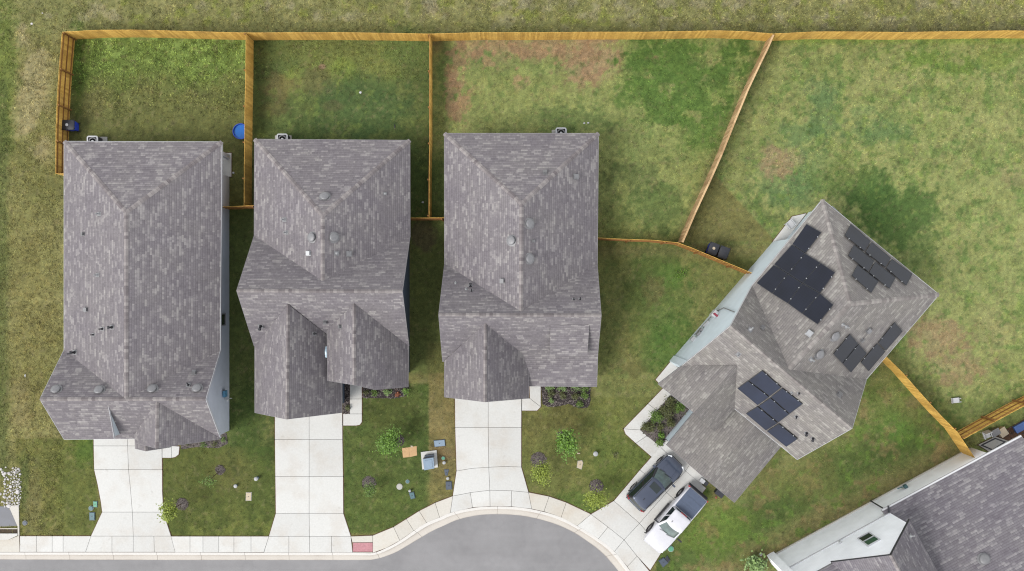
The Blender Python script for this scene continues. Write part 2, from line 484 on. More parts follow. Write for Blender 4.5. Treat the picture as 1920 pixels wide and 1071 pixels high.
# ---- first house (one storey, slate-blue side wall)
h1 = thing('house', 'one-storey house with plain long grey roof and slate-blue side wall, leftmost of the row', 'house', (-24.5, 0, 0))
W = lambda x, y, z: (x, y, z, 1)
r1 = add_roof(h1, 'h1', [(120, 265, 2.9), (416, 266, 2.9), (236, 398, 5.5), (236, 748.6, 5.5), (120, 656, 2.9), (413, 657, 2.9),
     (74.5, 748.7, 5.5), (385.5, 748.7, 5.5), (120, 824, 2.9), (413, 822, 2.9)],
     [[0, 2, 1], [0, 4, 3, 2], [1, 2, 3, 5], [4, 6, 3], [5, 3, 7], [6, 8, 9, 7, 3]], M['roof_a'], 'cap', fasc='fascia_white')
add_roof(h1, 'h1', [(294, 752, 5.37), (293, 841, 5.35), (414.2, 823, 2.9), (252.3, 815, 3.25), (254, 830.7, 3.25)],
     [[0, 1, 2], [0, 3, 4, 1]], M['roof_a'], 'cap', name='gable_roof', nofascia=((0, 2), (0, 3)))
add_roof(h1, 'h1', [(273, 800, 3.9), (273, 846, 3.9), (252, 812, 2.9), (253.5, 841.5, 2.9), (318.6, 839, 2.9), (318, 812, 2.9)],
     [[0, 2, 3, 1], [0, 1, 4, 5]], M['roof_a'], 'cap', name='porch_roof', nofascia=((2, 0), (0, 5)))
dm = add_roof(h1, 'h1', [W(-28.0, -7.5, 4.99), W(-25.8, -7.5, 4.99), W(-25.8, -9.65, 4.17), W(-28.0, -9.65, 4.17)], [[0, 3, 2, 1]],
     M['roof_a'], 'cap', thick=.14, fasc='fascia_white', name='dormer_roof', nofascia=((0, 1), (3, 0), (2, 3)))
pl = [(-29.4, -9.6), (-19.63, -9.6), (-19.63, 7.85), (-22.5, 7.85), (-22.5, 9.56), (-29.4, 9.56)]
w = wall_loop(pl, [2.86, 2.86, 2.86, 2.86, 2.86, 2.86])
w += [[(-19.63, -9.6, 2.86), (-19.63, -4.1, 2.86), (-19.63, -6.91, 5.28)], [(-29.4, -4.1, 2.86), (-29.4, -9.6, 2.86), (-29.4, -6.91, 5.28)],
      [(-24.8, -9.75, 2.7), (-19.63, -9.75, 2.7), (-22.57, -9.75, 5.1)], [(-24.8, -9.75, 0), (-19.63, -9.75, 0), (-19.63, -9.75, 2.7), (-24.8, -9.75, 2.7)], [(-19.63, -9.75, 0), (-19.63, -9.6, 0), (-19.63, -9.6, 2.8), (-19.63, -9.75, 2.7)]]
wall_obj(h1, w, M['wall_slate'])
wall_obj(h1, [[(-25.83, -7.7, 4.75), (-25.83, -9.5, 4.07), (-25.83, -9.5, 3.0)], [(-27.9, -7.7, 4.75), (-27.9, -9.5, 3.0), (-27.9, -9.5, 4.07)],
              [(-27.9, -9.5, 2.9), (-25.83, -9.5, 2.9), (-25.83, -9.5, 4.07), (-27.9, -9.5, 4.07)]], M['wall_pale'], 'dormer_wall')
window(h1, (-19.63, -9.6), (-19.63, 7.85), 7.25, 7.95, 1.05, 2.1, mull=False, frame='fascia')
garage_door(h1, (-29.4, -9.6), (-24.9, -9.6), .3, 4.2)
mb = MB(); mb.box((-19.5, -7.05, 1.35), (.14, .42, .62)); mb.box((-19.42, -7.05, 1.5), (.05, .36, .3))
eb = mb.build('meter_box', plain('meter_box_blue', S(92, 150, 184), .5), h1)
mb = MB(); mb.lathe((-19.45, -7.5, 1.1), [(.09, 0), (.09, .06), (.07, .1)], 14, axis=(1, 0, .25)); mb.tube([(-19.5, -7.45, 1.1), (-19.45, -7.45, .55), (-19.42, -7.5, .1)], .03)
mb.build('meter_dial', M['util_white'], eb)
mb = MB(); mb.box((-19.72, 9.25, 1.33), (.28, .28, 2.66)); mb.build('porch_post', M['wall_slate'], h1)
mb = MB(); mb.box((-21.0, 9.28, 2.58), (2.9, .2, .3)); mb.box((-19.72, 8.5, 2.58), (.2, 1.3, .3)); mb.build('porch_beam', M['wall_slate'], h1)
vents('h1', r1, [('round', 103, 732), ('round', 184, 733), ('round', 284, 731), ('round', 368, 730), ('box', 160, 581, .8), ('slant', 363, 700, .9),
      ('pipe', 185, 401), ('slant', 155, 439, .7), ('pipe', 182, 516), ('flue', 209, 614, .9), ('pipe_dark', 191, 617), ('pipe_dark', 174, 628, .8), ('flue', 139, 661), ('pipe_dark', 352, 723)])
mb = MB(); c = hit('h1', 135, 662)[0]; mb.tube([c + Vector((-.25, -.05, .12)), c + Vector((.25, .05, .22))], .05); mb.build('vent_hood', M['metal_dark'], r1)

# ---- second house
h2 = thing('house', 'narrow house with two front gables and a long side-to-side ridge, second from left', 'house', (-12, 1, 0))
r2 = add_roof(h2, 'h2', [(477, 261, 2.9), (768.5, 263, 2.9), (604.7, 404, 6.2), (604.7, 527, 6.2), (476.5, 441.6, 2.9), (768.8, 444, 2.9),
     (443.5, 545, 6.85), (754.3, 546.5, 6.85), (476.5, 649, 2.9), (766.8, 648.6, 2.9)],
     [[0, 2, 1], [0, 4, 3, 2], [1, 2, 3, 5], [3, 4, 6, 7, 5], [6, 8, 9, 7]], M['roof_a'], 'cap')
add_roof(h2, 'h2', [(540, 571, 6.0), (537.5, 786.4, 6.0), (477.7, 649, 2.9), (477.7, 774, 2.9), (640.8, 774, 2.9), (640.8, 649, 2.9)],
     [[0, 2, 3, 1], [0, 1, 4, 5]], M['roof_a'], 'cap', name='gable_roof', nofascia=((0, 2), (0, 5)))
add_roof(h2, 'h2', [(664, 569, 6.02), (664, 722, 6.0), (703, 731, 4.75), (765, 725.5, 2.9), (766, 649, 2.9), (613.9, 714, 4.1), (613, 620, 4.1)],
     [[0, 6, 5, 1], [0, 1, 2, 3, 4]], M['roof_a'], 'cap', name='gable_roof', nofascia=((0, 6), (0, 4)))
pl = [(-16.75, -7.8), (-11.63, -7.8), (-11.63, -4.2), (-9.4, -4.2), (-9.4, -5.7), (-7.11, -5.7), (-7.11, 9.65), (-16.75, 9.65)]
w = wall_loop(pl, 2.88)
w += [[(-7.11, -3.4, 2.88), (-7.11, 3.35, 2.88), (-7.11, -.03, 6.6)], [(-16.75, 3.35, 2.88), (-16.75, -3.4, 2.88), (-16.75, -.03, 6.6)],
      [(-16.75, -7.8, 2.88), (-11.63, -7.8, 2.88), (-14.16, -7.8, 5.75)], [(-11.63, -5.65, 2.88), (-7.11, -5.65, 2.88), (-9.8, -5.65, 5.75)],
      [(-11.95, -5.6, 2.9), (-11.95, -5.6, 4.05), (-11.95, -2.7, 4.05), (-11.95, -2.7, 2.9)]]
wall_obj(h2, w, M['wall_navy'])
garage_door(h2, (-16.75, -7.8), (-11.63, -7.8), .35, 4.75)
front_door(h2, (-11.63, -4.2), (-9.4, -4.2), .7, 1.6)
window(h2, (-9.4, -5.7), (-7.11, -5.7), .5, 1.8, .9, 2.3)
mb = MB(); c = hit('h2', 612, 660)[0] + Vector((.02, 0, .03))
mb.lathe((0, 0, 0), [(.17, 0), (.17, .02), (.10, .06), (.02, .08)], 20); mb.v = [(x, y * 2.2, z) for x, y, z in mb.v]
mb.v = [(x + c.x, y + c.y, z + c.z) for x, y, z in mb.v]; mb.build('roof_flashing', M['metal_blue'], r2)
vents('h2', r2, [('round', 608, 369), ('round', 585, 445), ('round', 624, 445), ('box', 653, 476), ('box_white', 578.5, 475, .85), ('pipe', 533, 412, 1.1), ('pipe', 537, 436),
      ('pipe', 630, 475, 1.1), ('slant', 609, 603, .8), ('slant', 638, 613, .7), ('pipe_dark', 588, 626), ('flue', 488, 611), ('pipe', 721, 363, .8)])

# ---- third house
h3 = thing('house', 'narrow house with one front garage gable and a low dormer beside it, third from left', 'house', (.6, 1, 0))
r3 = add_roof(h3, 'h3', [(833, 250, 2.9), (1122.5, 250, 2.9), (978, 382, 6.2), (977, 584, 6.2), (833.4, 494.6, 2.9), (1120, 494.6, 2.9),
     (822.3, 590, 6.5), (1127.5, 591.5, 6.5), (829.6, 678, 2.72), (1121, 664, 3.3), (1119, 725.4, 2.55), (955, 724, 2.55), (940, 664, 3.3)],
     [[0, 2, 1], [0, 4, 3, 2], [1, 2, 3, 5], [3, 4, 6, 7, 5], [6, 8, 12, 9, 7], [12, 11, 10, 9]], M['roof_a'], 'cap')
add_roof(h3, 'h3', [(910.3, 606, 5.85), (909.4, 754, 5.88), (833.2, 677, 2.9), (833.2, 744.7, 2.9), (991.5, 747, 2.9), (991.5, 655, 2.9)],
     [[0, 2, 3, 1], [0, 1, 4, 5]], M['roof_a'], 'cap', name='gable_roof', nofascia=((0, 2), (0, 5)))
add_roof(h3, 'h3', [W(2.44, -2.2, 5.78), W(4.88, -2.2, 5.78), W(4.88, -4.3, 4.2), W(2.44, -4.3, 4.2)], [[0, 3, 2, 1]], M['roof_a'], 'cap', thick=.14, fasc='fascia_dark', name='dormer_roof', nofascia=((0, 1), (1, 2), (2, 3), (3, 0)))
pl = [(-4.15, -6.8), (.8, -6.8), (.8, -4.7), (5.42, -4.7), (5.42, 10.05), (-4.15, 10.05)]
w = wall_loop(pl, [2.88, 2.88, 2.88, 3.0, 2.88, 2.88])
w += [[(5.42, -4.4, 2.7), (5.42, 1.5, 2.8), (5.42, -1.55, 6.15)], [(-4.15, 1.5, 2.88), (-4.15, -4.6, 2.88), (-4.15, -1.55, 6.22)],
      [(-4.15, -6.8, 2.88), (.8, -6.8, 2.88), (-1.68, -6.8, 5.6)],
      ]
wall_obj(h3, w, M['wall_grey'])
wall_obj(h3, [[(4.8, -2.5, 5.35), (4.8, -4.2, 4.12), (4.8, -4.2, 3.3)], [(2.52, -2.5, 5.35), (2.52, -4.2, 3.3), (2.52, -4.2, 4.12)], [(2.52, -4.2, 3.2), (4.8, -4.2, 3.2), (4.8, -4.2, 4.12), (2.52, -4.2, 4.12)]], M['wall_grey'], 'dormer_wall')
garage_door(h3, (-4.15, -6.8), (.8, -6.8), .3, 4.65)
front_door(h3, (.8, -4.7), (5.42, -4.7), .4, 1.35)
window(h3, (.8, -4.7), (5.42, -4.7), 2.3, 3.9, .9, 2.3)
for x in (2.1, 5.3):
    mb = MB(); mb.box((x, -6.15, 1.2), (.2, .2, 2.4)); mb.box((x, -6.15, .2), (.28, .28, .4)); mb.build('porch_post', M['white_trim'], h3)
vents('h3', r3, [('round', 992, 419), ('round', 960, 451), ('round', 992, 485), ('box', 1079, 331), ('slant', 1022, 324, .9), ('box', 942, 527, .85), ('flue', 882, 538, .8), ('pipe', 874, 544, .8),
      ('pipe_dark', 884, 547, .8), ('pipe', 854, 533, .8), ('pipe_dark', 1076, 563, .8), ('pipe_dark', 1088, 563, .8), ('slant', 999, 452, .6)])

# ---- fourth house (two storeys, turned, with solar panels)
h4 = thing('house', 'two-storey house turned at an angle, with solar panels and a pale blue side wall', 'house', (18, -4, 0))
E = 4.7
V4 = [(1542.5, 374, E), (1761, 552.5, E), (1595, 570, 7.9), (1480, 693, 7.9), (1410, 536, E), (1625, 711, E), (1370, 611, 8.2), (1598, 803.5, 8.2), (1278.5, 686, E), (1495, 862, E)]
r4 = add_roof(h4, 'h4', V4, [[0, 2, 1], [0, 4, 3, 2], [1, 2, 3, 5], [3, 4, 6, 7, 5], [6, 8, 9, 7]], M['roof_b'], 'cap_b', fasc='fascia_white')
add_roof(h4, 'h4', [(1381, 685, 6.78), (1301, 774, 6.75), (1278.5, 686, E), (1234, 720.5, 4.6), (1341, 810, E), (1378, 766, E)],
     [[0, 2, 3, 1], [0, 1, 4, 5]], M['roof_b'], 'cap_b', name='gable_roof', nofascia=((0, 2), (0, 5), (1, 4), (4, 5)), caps=False)
sw = Vector((-.64, -.77, 0)); se = Vector((.77, -.64, 0))
gl, gr, ga = P(1250, 835, 2.9), P(1377, 942.5, 2.9), P(1325, 900, 4.45)
bk = -sw * 4.9
gv = [gl, gr, ga, gl + bk * .9, gr + bk, ga + bk]
add_roof(h4, 'h4', [W(*p) for p in gv], [[2, 5, 3, 0], [2, 1, 4, 5]], M['roof_b'], 'cap_b', name='garage_roof', caps=False)
p4 = [P(*q) for q in V4]
ins = lambda p, a, b: p + sw * a + se * b
n_, e_ = ins(p4[0], .32, .32), ins(p4[1], .32, -.32)
er_, eb_ = ins(p4[5], 0, -.32), ins(p4[9], -.32, -.32)
wb_ = P(1265, 667, 0); wg0 = P(1449, 453.5, 0)
dn = (Vector((wg0.x, wg0.y, 0)) - Vector((wb_.x, wb_.y, 0))).normalized()
n2 = Vector((wg0.x, wg0.y, 0)); n0 = P(1516, 398, 0); n1 = n2 + se * (n0 - n2).dot(se)
c1 = wb_ + se * 2.6
c2 = c1 + sw * 1.3; c3 = c2 + se * 1.2
e_ = ins(p4[1], .32, -.32); pl4 = [xy(n0), xy(n1), xy(n2), xy(wb_), xy(c1), xy(c2), xy(c3), xy(c3 - sw * 1.0), xy(eb_), xy(e_)]
wtop = E - .02
w = wall_loop(pl4, wtop)
wd_ = (wb_ - n2).xy.normalized(); prj = lambda p: Vector((*(n2.xy + wd_ * (p.xy - n2.xy).dot(wd_)), 0)); w0 = prj(p4[4]); pk = prj(p4[6])
w += [[(wb_.x, wb_.y, wtop), (w0.x, w0.y, wtop), (pk.x, pk.y, 7.95)]]
pk2 = p4[7] - se * .33; er2 = p4[5] - se * .33; eb2 = p4[9] - se * .33
w += [[(eb2.x, eb2.y, wtop), (er2.x, er2.y, wtop), (pk2.x, pk2.y, 7.95)]]
gf = p4[3]
f0, f1_ = P(1240, 722, 4.6), P(1338, 806, 4.6); fa = P(1301, 772, 6.5)
w += [[(*xy(f0 - sw * .25), 4.5), (*xy(f1_ - sw * .25), 4.5), (*xy(fa - sw * .25), 6.5)]]
# garage walls
g0, g1 = gl - sw * .25 + se * .3, gr - sw * .25 - se * .3
w += wall_loop([xy(g0), xy(g1), xy(g1 - sw * 4.9), xy(g0 - sw * 3.6)], 2.88)
gp = ga - sw * .25
w += [[(*xy(g0), 2.88), (*xy(g1), 2.88), (*xy(gp), 4.28)]]
wall_obj(h4, w, M['wall_pale'])
garage_door(h4, xy(g0), xy(g1), .35, 4.9)
mb = MB(); q = wb_ + sw * .27 + se * .2; mb.box((q.x, q.y, 2.25), (.5, .5, 4.5), math.atan2(sw.y, sw.x)); mb.build('corner_pier', M['wall_pale'], h4)
# service boxes on the pale side wall
wa, wc = Vector((*xy(n2), 0)), Vector((*xy(wb_), 0)); wl = (wc - wa).length
def on_w4(u, v):
    """distance along the pale wall and height of the wall point seen at (u, v)"""
    nrm = Vector((-(wc - wa).y, (wc - wa).x, 0)).normalized(); o = Vector((0, 0, H)); d = P(u, v, 0) - o
    t = (wa - o).dot(nrm) / d.dot(nrm); p = o + d * t
    return (p - wa).dot((wc - wa).normalized()), p.z
def w4box(name, u, v, wd, ht, dp, mat, parent=None):
    t, z = on_w4(u, v); mb = MB(); panel_on_wall(mb, wa, wc, t - wd / 2, t + wd / 2, max(.1, z - ht / 2), max(.1, z - ht / 2) + ht, .02, dp); return mb.build(name, mat, parent or h4)
# walking n2 -> wb the outside is on the right
pb = w4box('power_inverter', 1341, 590, .45, .7, .25, M['util_white'])
pm = plain('inverter_red_edge', S(150, 50, 70), .5, var=0); w4box('inverter_panel', 1345, 593, .12, .3, .3, pm, pb)
for u, v in ((1327, 606), (1322, 611)): w4box('junction_box', u, v, .25, .3, .14, M['metal_pale'])
for u, v in ((1315, 621), (1311, 627)): w4box('electric_meter', u, v, .3, .45, .16, M['metal_grey'])
w4box('junction_box', 1301, 637, .35, .4, .2, M['metal_pale'])
t0, z0 = on_w4(1346, 584); t1, z1 = on_w4(1378, 586)
dq = (wc - wa).normalized(); oq = Vector((dq.y, -dq.x, 0))
mb = MB(); mb.tube([wa + dq * t0 + oq * .05 + Vector((0, 0, z0)), wa + dq * (t0 - .3) + oq * .06 + Vector((0, 0, z0 + 1)), wa + dq * t1 + oq * .05 + Vector((0, 0, min(7, z1)))], .03)
mb.tube([wa + dq * (t0 + .3) + oq * .05 + Vector((0, 0, 1.0)), wa + dq * (t0 + 2.2) + oq * .05 + Vector((0, 0, .7))], .025)
mb.build('conduit', M['metal_grey'], h4)
vents('h4', r4, [('round', 1566, 630), ('round', 1537, 664), ('box_pale', 1519, 626, 1.05), ('slant', 1574, 741, 1.0), ('pipe', 1407, 619, 1.1), ('slant', 1430, 615, .8), ('pipe', 1386, 664, 1.0), ('pipe', 1580, 608), ('pipe', 1587, 612),
      ('box', 1629, 620, .9), ('slant', 1617, 638, .7), ('pipe', 1521.5, 674, 1.1), ('pipe_dark', 1500, 737, .8), ('pipe_dark', 1495, 781, .9), ('flue', 1514, 812, .8), ('flue', 1526, 822, .8), ('pipe', 1486, 736, .7)])

# ---- fifth house (white, bottom right)
h5 = thing('house', 'white two-storey house with small gable window, cut off at the bottom right corner', 'house', (26, -16, 0))
O5 = Vector((24.93, -14.7, 0)); a5 = Vector((-.878, -.478, 0)); n5 = Vector((-.478, .878, 0))
def q5(s, d, z): p = O5 + a5 * s - n5 * d; return (p.x, p.y, z)
def w5(s, d, z): return (*q5(s, d, z), 1)
e0, e1 = P(1655, 958.6, 3.05), P(1916, 818.8, 3.05)
inn = -n5 * 9.5
r5 = add_roof(h5, 'h5', [W(*e0), W(*e1), W(*(e1 + inn + Vector((0, 0, 5.0)))), W(*(e0 + inn + Vector((0, 0, 5.0)))), W(*(e1 + inn * 2)), W(*(e0 + inn * 2))],
     [[0, 1, 2, 3], [3, 2, 4, 5]], M['roof_c'], 'cap')
add_roof(h5, 'h5', [w5(2.63, -.25, 9.15), w5(-.16, -.25, 6.1), w5(-.16, 9, 6.1), w5(2.63, 9, 9.15), w5(5.42, -.25, 6.1), w5(5.42, 9, 6.1)],
     [[0, 3, 2, 1], [0, 4, 5, 3]], M['roof_c'], 'cap', fasc='fascia_dark', name='gable_roof')
add_roof(h5, 'h5', [w5(5.42, -.12, 6.1), w5(9, -.12, 6.1), w5(9, 5, 9.0), w5(2.77, 5, 9.0), w5(9, 10, 6.1), w5(2.7, 10, 6.1)],
     [[0, 1, 2, 3], [3, 2, 4, 5]], M['roof_c'], 'cap', name='side_roof')
up = [[q5(0, 0, 3.2), q5(7.6, 0, 3.2), q5(7.6, 0, 6.05), q5(5.3, 0, 6.05), q5(2.63, 0, 8.95), q5(0, 0, 6.05)][::1],
      [q5(0, 9, 3), q5(0, 0, 3), q5(0, 0, 6.05), q5(0, 9, 6.05)], [q5(7.6, 0, 3), q5(7.6, 9, 3), q5(7.6, 9, 6.05), q5(7.6, 0, 6.05)]]
wall_obj(h5, [list(reversed(p)) if False else p for p in up], M['wall_white'], 'upper_wall')
lo = [[q5(-7.92, .03, -.05), q5(7.6, .03, -.05), q5(7.6, .03, 3.2), q5(-.3, .03, 3.2), q5(-.3, .03, 2.95), q5(-7.92, .03, 2.95)],
      [q5(-7.92, 2.6, -.05), q5(-7.92, .03, -.05), q5(-7.92, .03, 2.95), q5(-7.92, 2.6, 2.95)],
      [q5(-10.0, 2.6, -.05), q5(-7.92, 2.6, -.05), q5(-7.92, 2.6, 2.95), q5(-10, 2.6, 2.95)],
      [q5(-10, 2.6, -.05), q5(-10, 15, -.05), q5(-10, 15, 2.95), q5(-10, 2.6, 2.95)],
      [q5(7.6, .03, -.05), q5(7.6, 9, -.05), q5(7.6, 9, 3.2), q5(7.6, .03, 3.2)]]
wall_obj(h5, lo, M['wall_white'], 'lower_wall')
mb = MB(); c = Vector(q5(3.8, -.02, 3.2)); mb.box(c, (7.6, .06, .12), math.atan2(a5.y, a5.x)); mb.build('trim_band', M['white_trim'], h5)
mb = MB(); c = Vector(q5(7.87, .15, 3.0)); mb.box(c, (.54, .7, 6.1), math.atan2(a5.y, a5.x)); mb.build('corner_pier', M['wall_white'], h5)
mb = MB(); c = Vector(q5(-.1, -.02, .08)); mb.box(Vector(q5(-.1, -.015, .06)), (15.4, .07, .12), math.atan2(a5.y, a5.x)); mb.build('foundation', M['conc_warm'], h5)
mb = MB(); mb.tube([q5(.02, -.1, .1), q5(.02, -.1, 3.0), q5(.05, -.2, 3.3)], .05, 8); mb.tube([q5(.05, -.1, 3.3), q5(-.05, -.3, 3.15), q5(-.15, -.45, 3.1)], .06, 8); mb.build('downspout', M['black_plastic'], h5)
mb = MB()
ge = (Vector(e1) - Vector(e0)); c = (Vector(e0) + Vector(e1)) / 2 + n5 * .06 - Vector((0, 0, .06)); mb.box(c, (ge.length, .11, .12), math.atan2(ge.y, ge.x)); mb.build('gutter', M['white_trim'], h5)
f = MB(); dx = a5
def wp5(mb, s0, s1, z0, z1, dp, mi=0): mb.box(Vector(q5((s0 + s1) / 2, -dp / 2, (z0 + z1) / 2)), (s1 - s0, dp + .02, z1 - z0), math.atan2(a5.y, a5.x), mi)
for a, b, c, d in ((2.05, 2.95, 6.02, 6.1), (2.05, 2.95, 4.32, 4.4), (2.05, 2.12, 4.4, 6.02), (2.88, 2.95, 4.4, 6.02), (2.12, 2.88, 5.17, 5.25)): wp5(f, a, b, c, d, .07)
fo = f.build('window', M['white_trim'], h5)
g = MB(); wp5(g, 2.12, 2.88, 4.4, 5.17, .03); g.build('pane', M['glass'], fo)
g = MB(); wp5(g, 2.12, 2.88, 5.25, 6.02, .04); g.build('pane', M['glass_green'], fo)
vents('h5', r5, [('round', 1848, 1051, 1.1)])
vents('h5', [o for o in h5.children if o.name.startswith('gable_roof')][0], [('pipe', 1708, 1007)])
# hose bib and wall light on the white wall
mb = MB(); mb.box(Vector(q5(3.9, -.08, 3.6)), (.14, .14, .2), math.atan2(a5.y, a5.x)); mb.build('wall_light', M['util_white'], h5)
mb = MB(); mb.tube([q5(-2.2, -.08, .5), q5(-2.2, -.2, .9), q5(-1.9, -.15, .6)], .05, 8); mb.box(Vector(q5(-2.4, -.1, .75)), (.22, .2, .3), math.atan2(a5.y, a5.x)); mb.build('hose_bib', M['util_teal'], h5)

# ------------------------------------------------------------------ solar panels
M['cell'] = NT('solar_cell'); t = M['cell']
uv = t.n('ShaderNodeUVMap'); uv.uv_map = 'UVMap'; sp = t.n('ShaderNodeSeparateXYZ'); t.l(uv.outputs[0], sp.inputs[0])
fx = t.math('FRACT', t.math('MULTIPLY', sp.outputs[0], 10)); fy = t.math('FRACT', t.math('MULTIPLY', sp.outputs[1], 6))
ln = t.math('MAXIMUM', t.math('GREATER_THAN', fx, .965), t.math('GREATER_THAN', fy, .975))
nz = t.noise(.8, 3)
base = t.ramp(nz, [(.3, (.006, .009, .021, 1)), (.7, (.010, .015, .034, 1))])
t.l(t.mix(t.math('MULTIPLY', ln, .4), base, (.03, .033, .045, 1)), t.b.inputs['Base Color'])
t.b.inputs['Roughness'].default_value = .3; t.b.inputs['Specular IOR Level'].default_value = .3
M['cell'] = t.m
M['cell_black'] = t.m.copy(); M['cell_black'].name = 'solar_cell_black'
for nd in M['cell_black'].node_tree.nodes:
    if nd.type == 'VALTORGB': nd.color_ramp.elements[0].color = (.0035, .0048, .0095, 1); nd.color_ramp.elements[1].color = (.006, .008, .016, 1)
M['panel_frame'] = plain('panel_frame_black', (.022, .024, .030, 1), .45, .3, .1)
M['clamp'] = plain('panel_clamp', S(190, 192, 196), .4, .6, .05)
def solar(corners, label, group, clamps=(2, 3)):
    """four photo pixels, the long edge first"""
    cu = sum(c[0] for c in corners) / 4; cv = sum(c[1] for c in corners) / 4
    hh = hit('h4', cu, cv); n = hh[1]
    pts = [on_plane(u, v, hh[0] + n * .14, n) for u, v in corners]
    c = sum(pts, Vector()) / 4
    if (pts[1] - pts[0]).cross(pts[3] - pts[0]).dot(n) < 0: pts = [pts[1], pts[0], pts[3], pts[2]]
    o = thing('solar_panel', label, 'solar panel', tuple(c), 0, group)
    pts = [c + (p - c) * .976 for p in pts]
    fr = MB(); lo = [p - n * .045 for p in pts]
    inn = [c + (p - c) * .965 for p in pts]
    fr.faces(pts + lo + inn, [[0, 1, 9, 8], [1, 2, 10, 9], [2, 3, 11, 10], [3, 0, 8, 11], [0, 4, 5, 1], [1, 5, 6, 2], [2, 6, 7, 3], [3, 7, 4, 0], [7, 6, 5, 4]])
    fr.build('frame', M['panel_frame'], o)
    ce = MB(); q = [p - n * .006 for p in inn]; ce.face(q, [(0, 0), (1, 0), (1, 1), (0, 1)]); ce.build('cell_sheet', M['cell' if 'front' in group else 'cell_black'], o)
    for k in clamps:
        a, b = pts[k % 4], pts[(k + 1) % 4]
        for tt in ((.22, .78) if (b - a).length > 1.3 else (.5,)):
            p = a.lerp(b, tt) - n * .02; m = MB(); m.lathe(p - n * .09, [(.02, 0), (.02, .09), (.034, .09), (.036, .115), (.02, .12)], 10, axis=n); m.build('clamp', M['clamp'], o)
    return o
gA, gB, gC, gD = 'black solar panels on the west slope', 'black solar panels on the north-east slope', 'black solar panels on the east slope', 'blue-black solar panels on the front slope'
A = [[(1512, 419.4), (1485, 458), (1510, 475), (1540.4, 435.6)], [(1485, 458), (1451, 496), (1477.5, 513.5), (1510, 475)], [(1451, 496), (1418, 531), (1447.6, 551), (1477.5, 513.5)],
     [(1510, 475), (1477.5, 513.5), (1504.6, 531), (1539, 492.6)], [(1477.5, 513.5), (1447.6, 551), (1477, 569.4), (1504.6, 531)],
     [(1539, 492.6), (1504.6, 531), (1537.6, 549.8), (1566, 510.6)], [(1504.6, 531), (1477, 569.4), (1504, 589), (1537.6, 549.8)], [(1537.6, 549.8), (1504, 589), (1532.5, 608.6), (1563, 571.4)]]
LA = ['topmost panel of the eight-panel array beside the pale wall', 'middle panel of the outer row of three along the pale wall eave', 'lowest-left panel of the outer row, at the corner nearest the wall kink',
      'upper panel in the second row of the eight-panel array', 'lower panel in the second row of the eight-panel array', 'upper panel in the third row, nearest the roof ridge in the eight-panel array',
      'lower panel in the third row of the eight-panel array', 'lowest panel of the eight-panel array, standing out alone at the bottom']
for c, l in zip(A, LA): solar(c, l, gA, (2,))
Bp = [[(1595.3, 419.5), (1633.5, 452.4), (1621.6, 471), (1583.6, 441)], [(1634.5, 453.2), (1671.4, 484), (1660.7, 501), (1622.6, 471.8)], [(1672.4, 485), (1711.6, 514), (1700, 535.6), (1661.7, 502)],
      [(1601, 458.5), (1640, 489.8), (1628.6, 509.6), (1590.4, 478.7)], [(1641, 490.5), (1680, 521), (1668.5, 541.7), (1629.4, 510.4)], [(1607.7, 496), (1648, 527.8), (1634.4, 549.3), (1597, 516)]]
LB = ['upper-left panel of the three along the back eave', 'middle panel of the three along the back eave', 'lower-right panel of the three along the back eave',
      'left panel of the pair in the second row from the back eave', 'right panel of the pair in the second row from the back eave', 'single panel in the third row, farthest from the back eave']
for c, l in zip(Bp, LB): solar(c, l, gB, (2,))
Cp = [[(1562.5, 664.6), (1593.9, 626.3), (1609.4, 644.3), (1579, 682)], [(1579.8, 682.4), (1610.3, 645), (1625.8, 662.5), (1595.4, 699.5)], [(1646.8, 643), (1678, 604.2), (1693, 621.2), (1661, 658)],
      [(1613.9, 680), (1644.7, 644.3), (1660.5, 659.2), (1628.8, 696.8)]]
LC = ['left panel of the side-by-side pair near the round vents', 'right panel of the side-by-side pair near the round vents', 'upper panel of the end-to-end pair along the right eave', 'lower panel of the end-to-end pair along the right eave']
for c, l in zip(Cp, LC): solar(c, l, gC, (0,))
Dp = [[(1428.5, 694.5), (1465.4, 727), (1443.5, 744), (1403, 713.4)], [(1466.4, 727.8), (1505.7, 758), (1481, 776.6), (1444.5, 744.8)], [(1402, 714), (1443, 745), (1420.7, 760.6), (1382, 728.4)],
      [(1444, 745.8), (1480.4, 777.2), (1459.5, 793), (1421.6, 761.4)], [(1420, 762), (1458.7, 794), (1436.3, 808), (1398, 775.6)], [(1460, 794.6), (1496, 823.7), (1474.4, 838.6), (1437.4, 808.6)]]
LD = ['topmost panel of the front-slope array, nearest the ridge', 'rightmost panel of the upper row in the front-slope array', 'leftmost panel of the front-slope array, in its middle row', 'right panel of the middle row in the front-slope array',
      'left panel of the lowest row in the front-slope array', 'lowest panel of the front-slope array, above the garage roof corner']
for c, l in zip(Dp, LD): solar(c, l, gD, (0,))
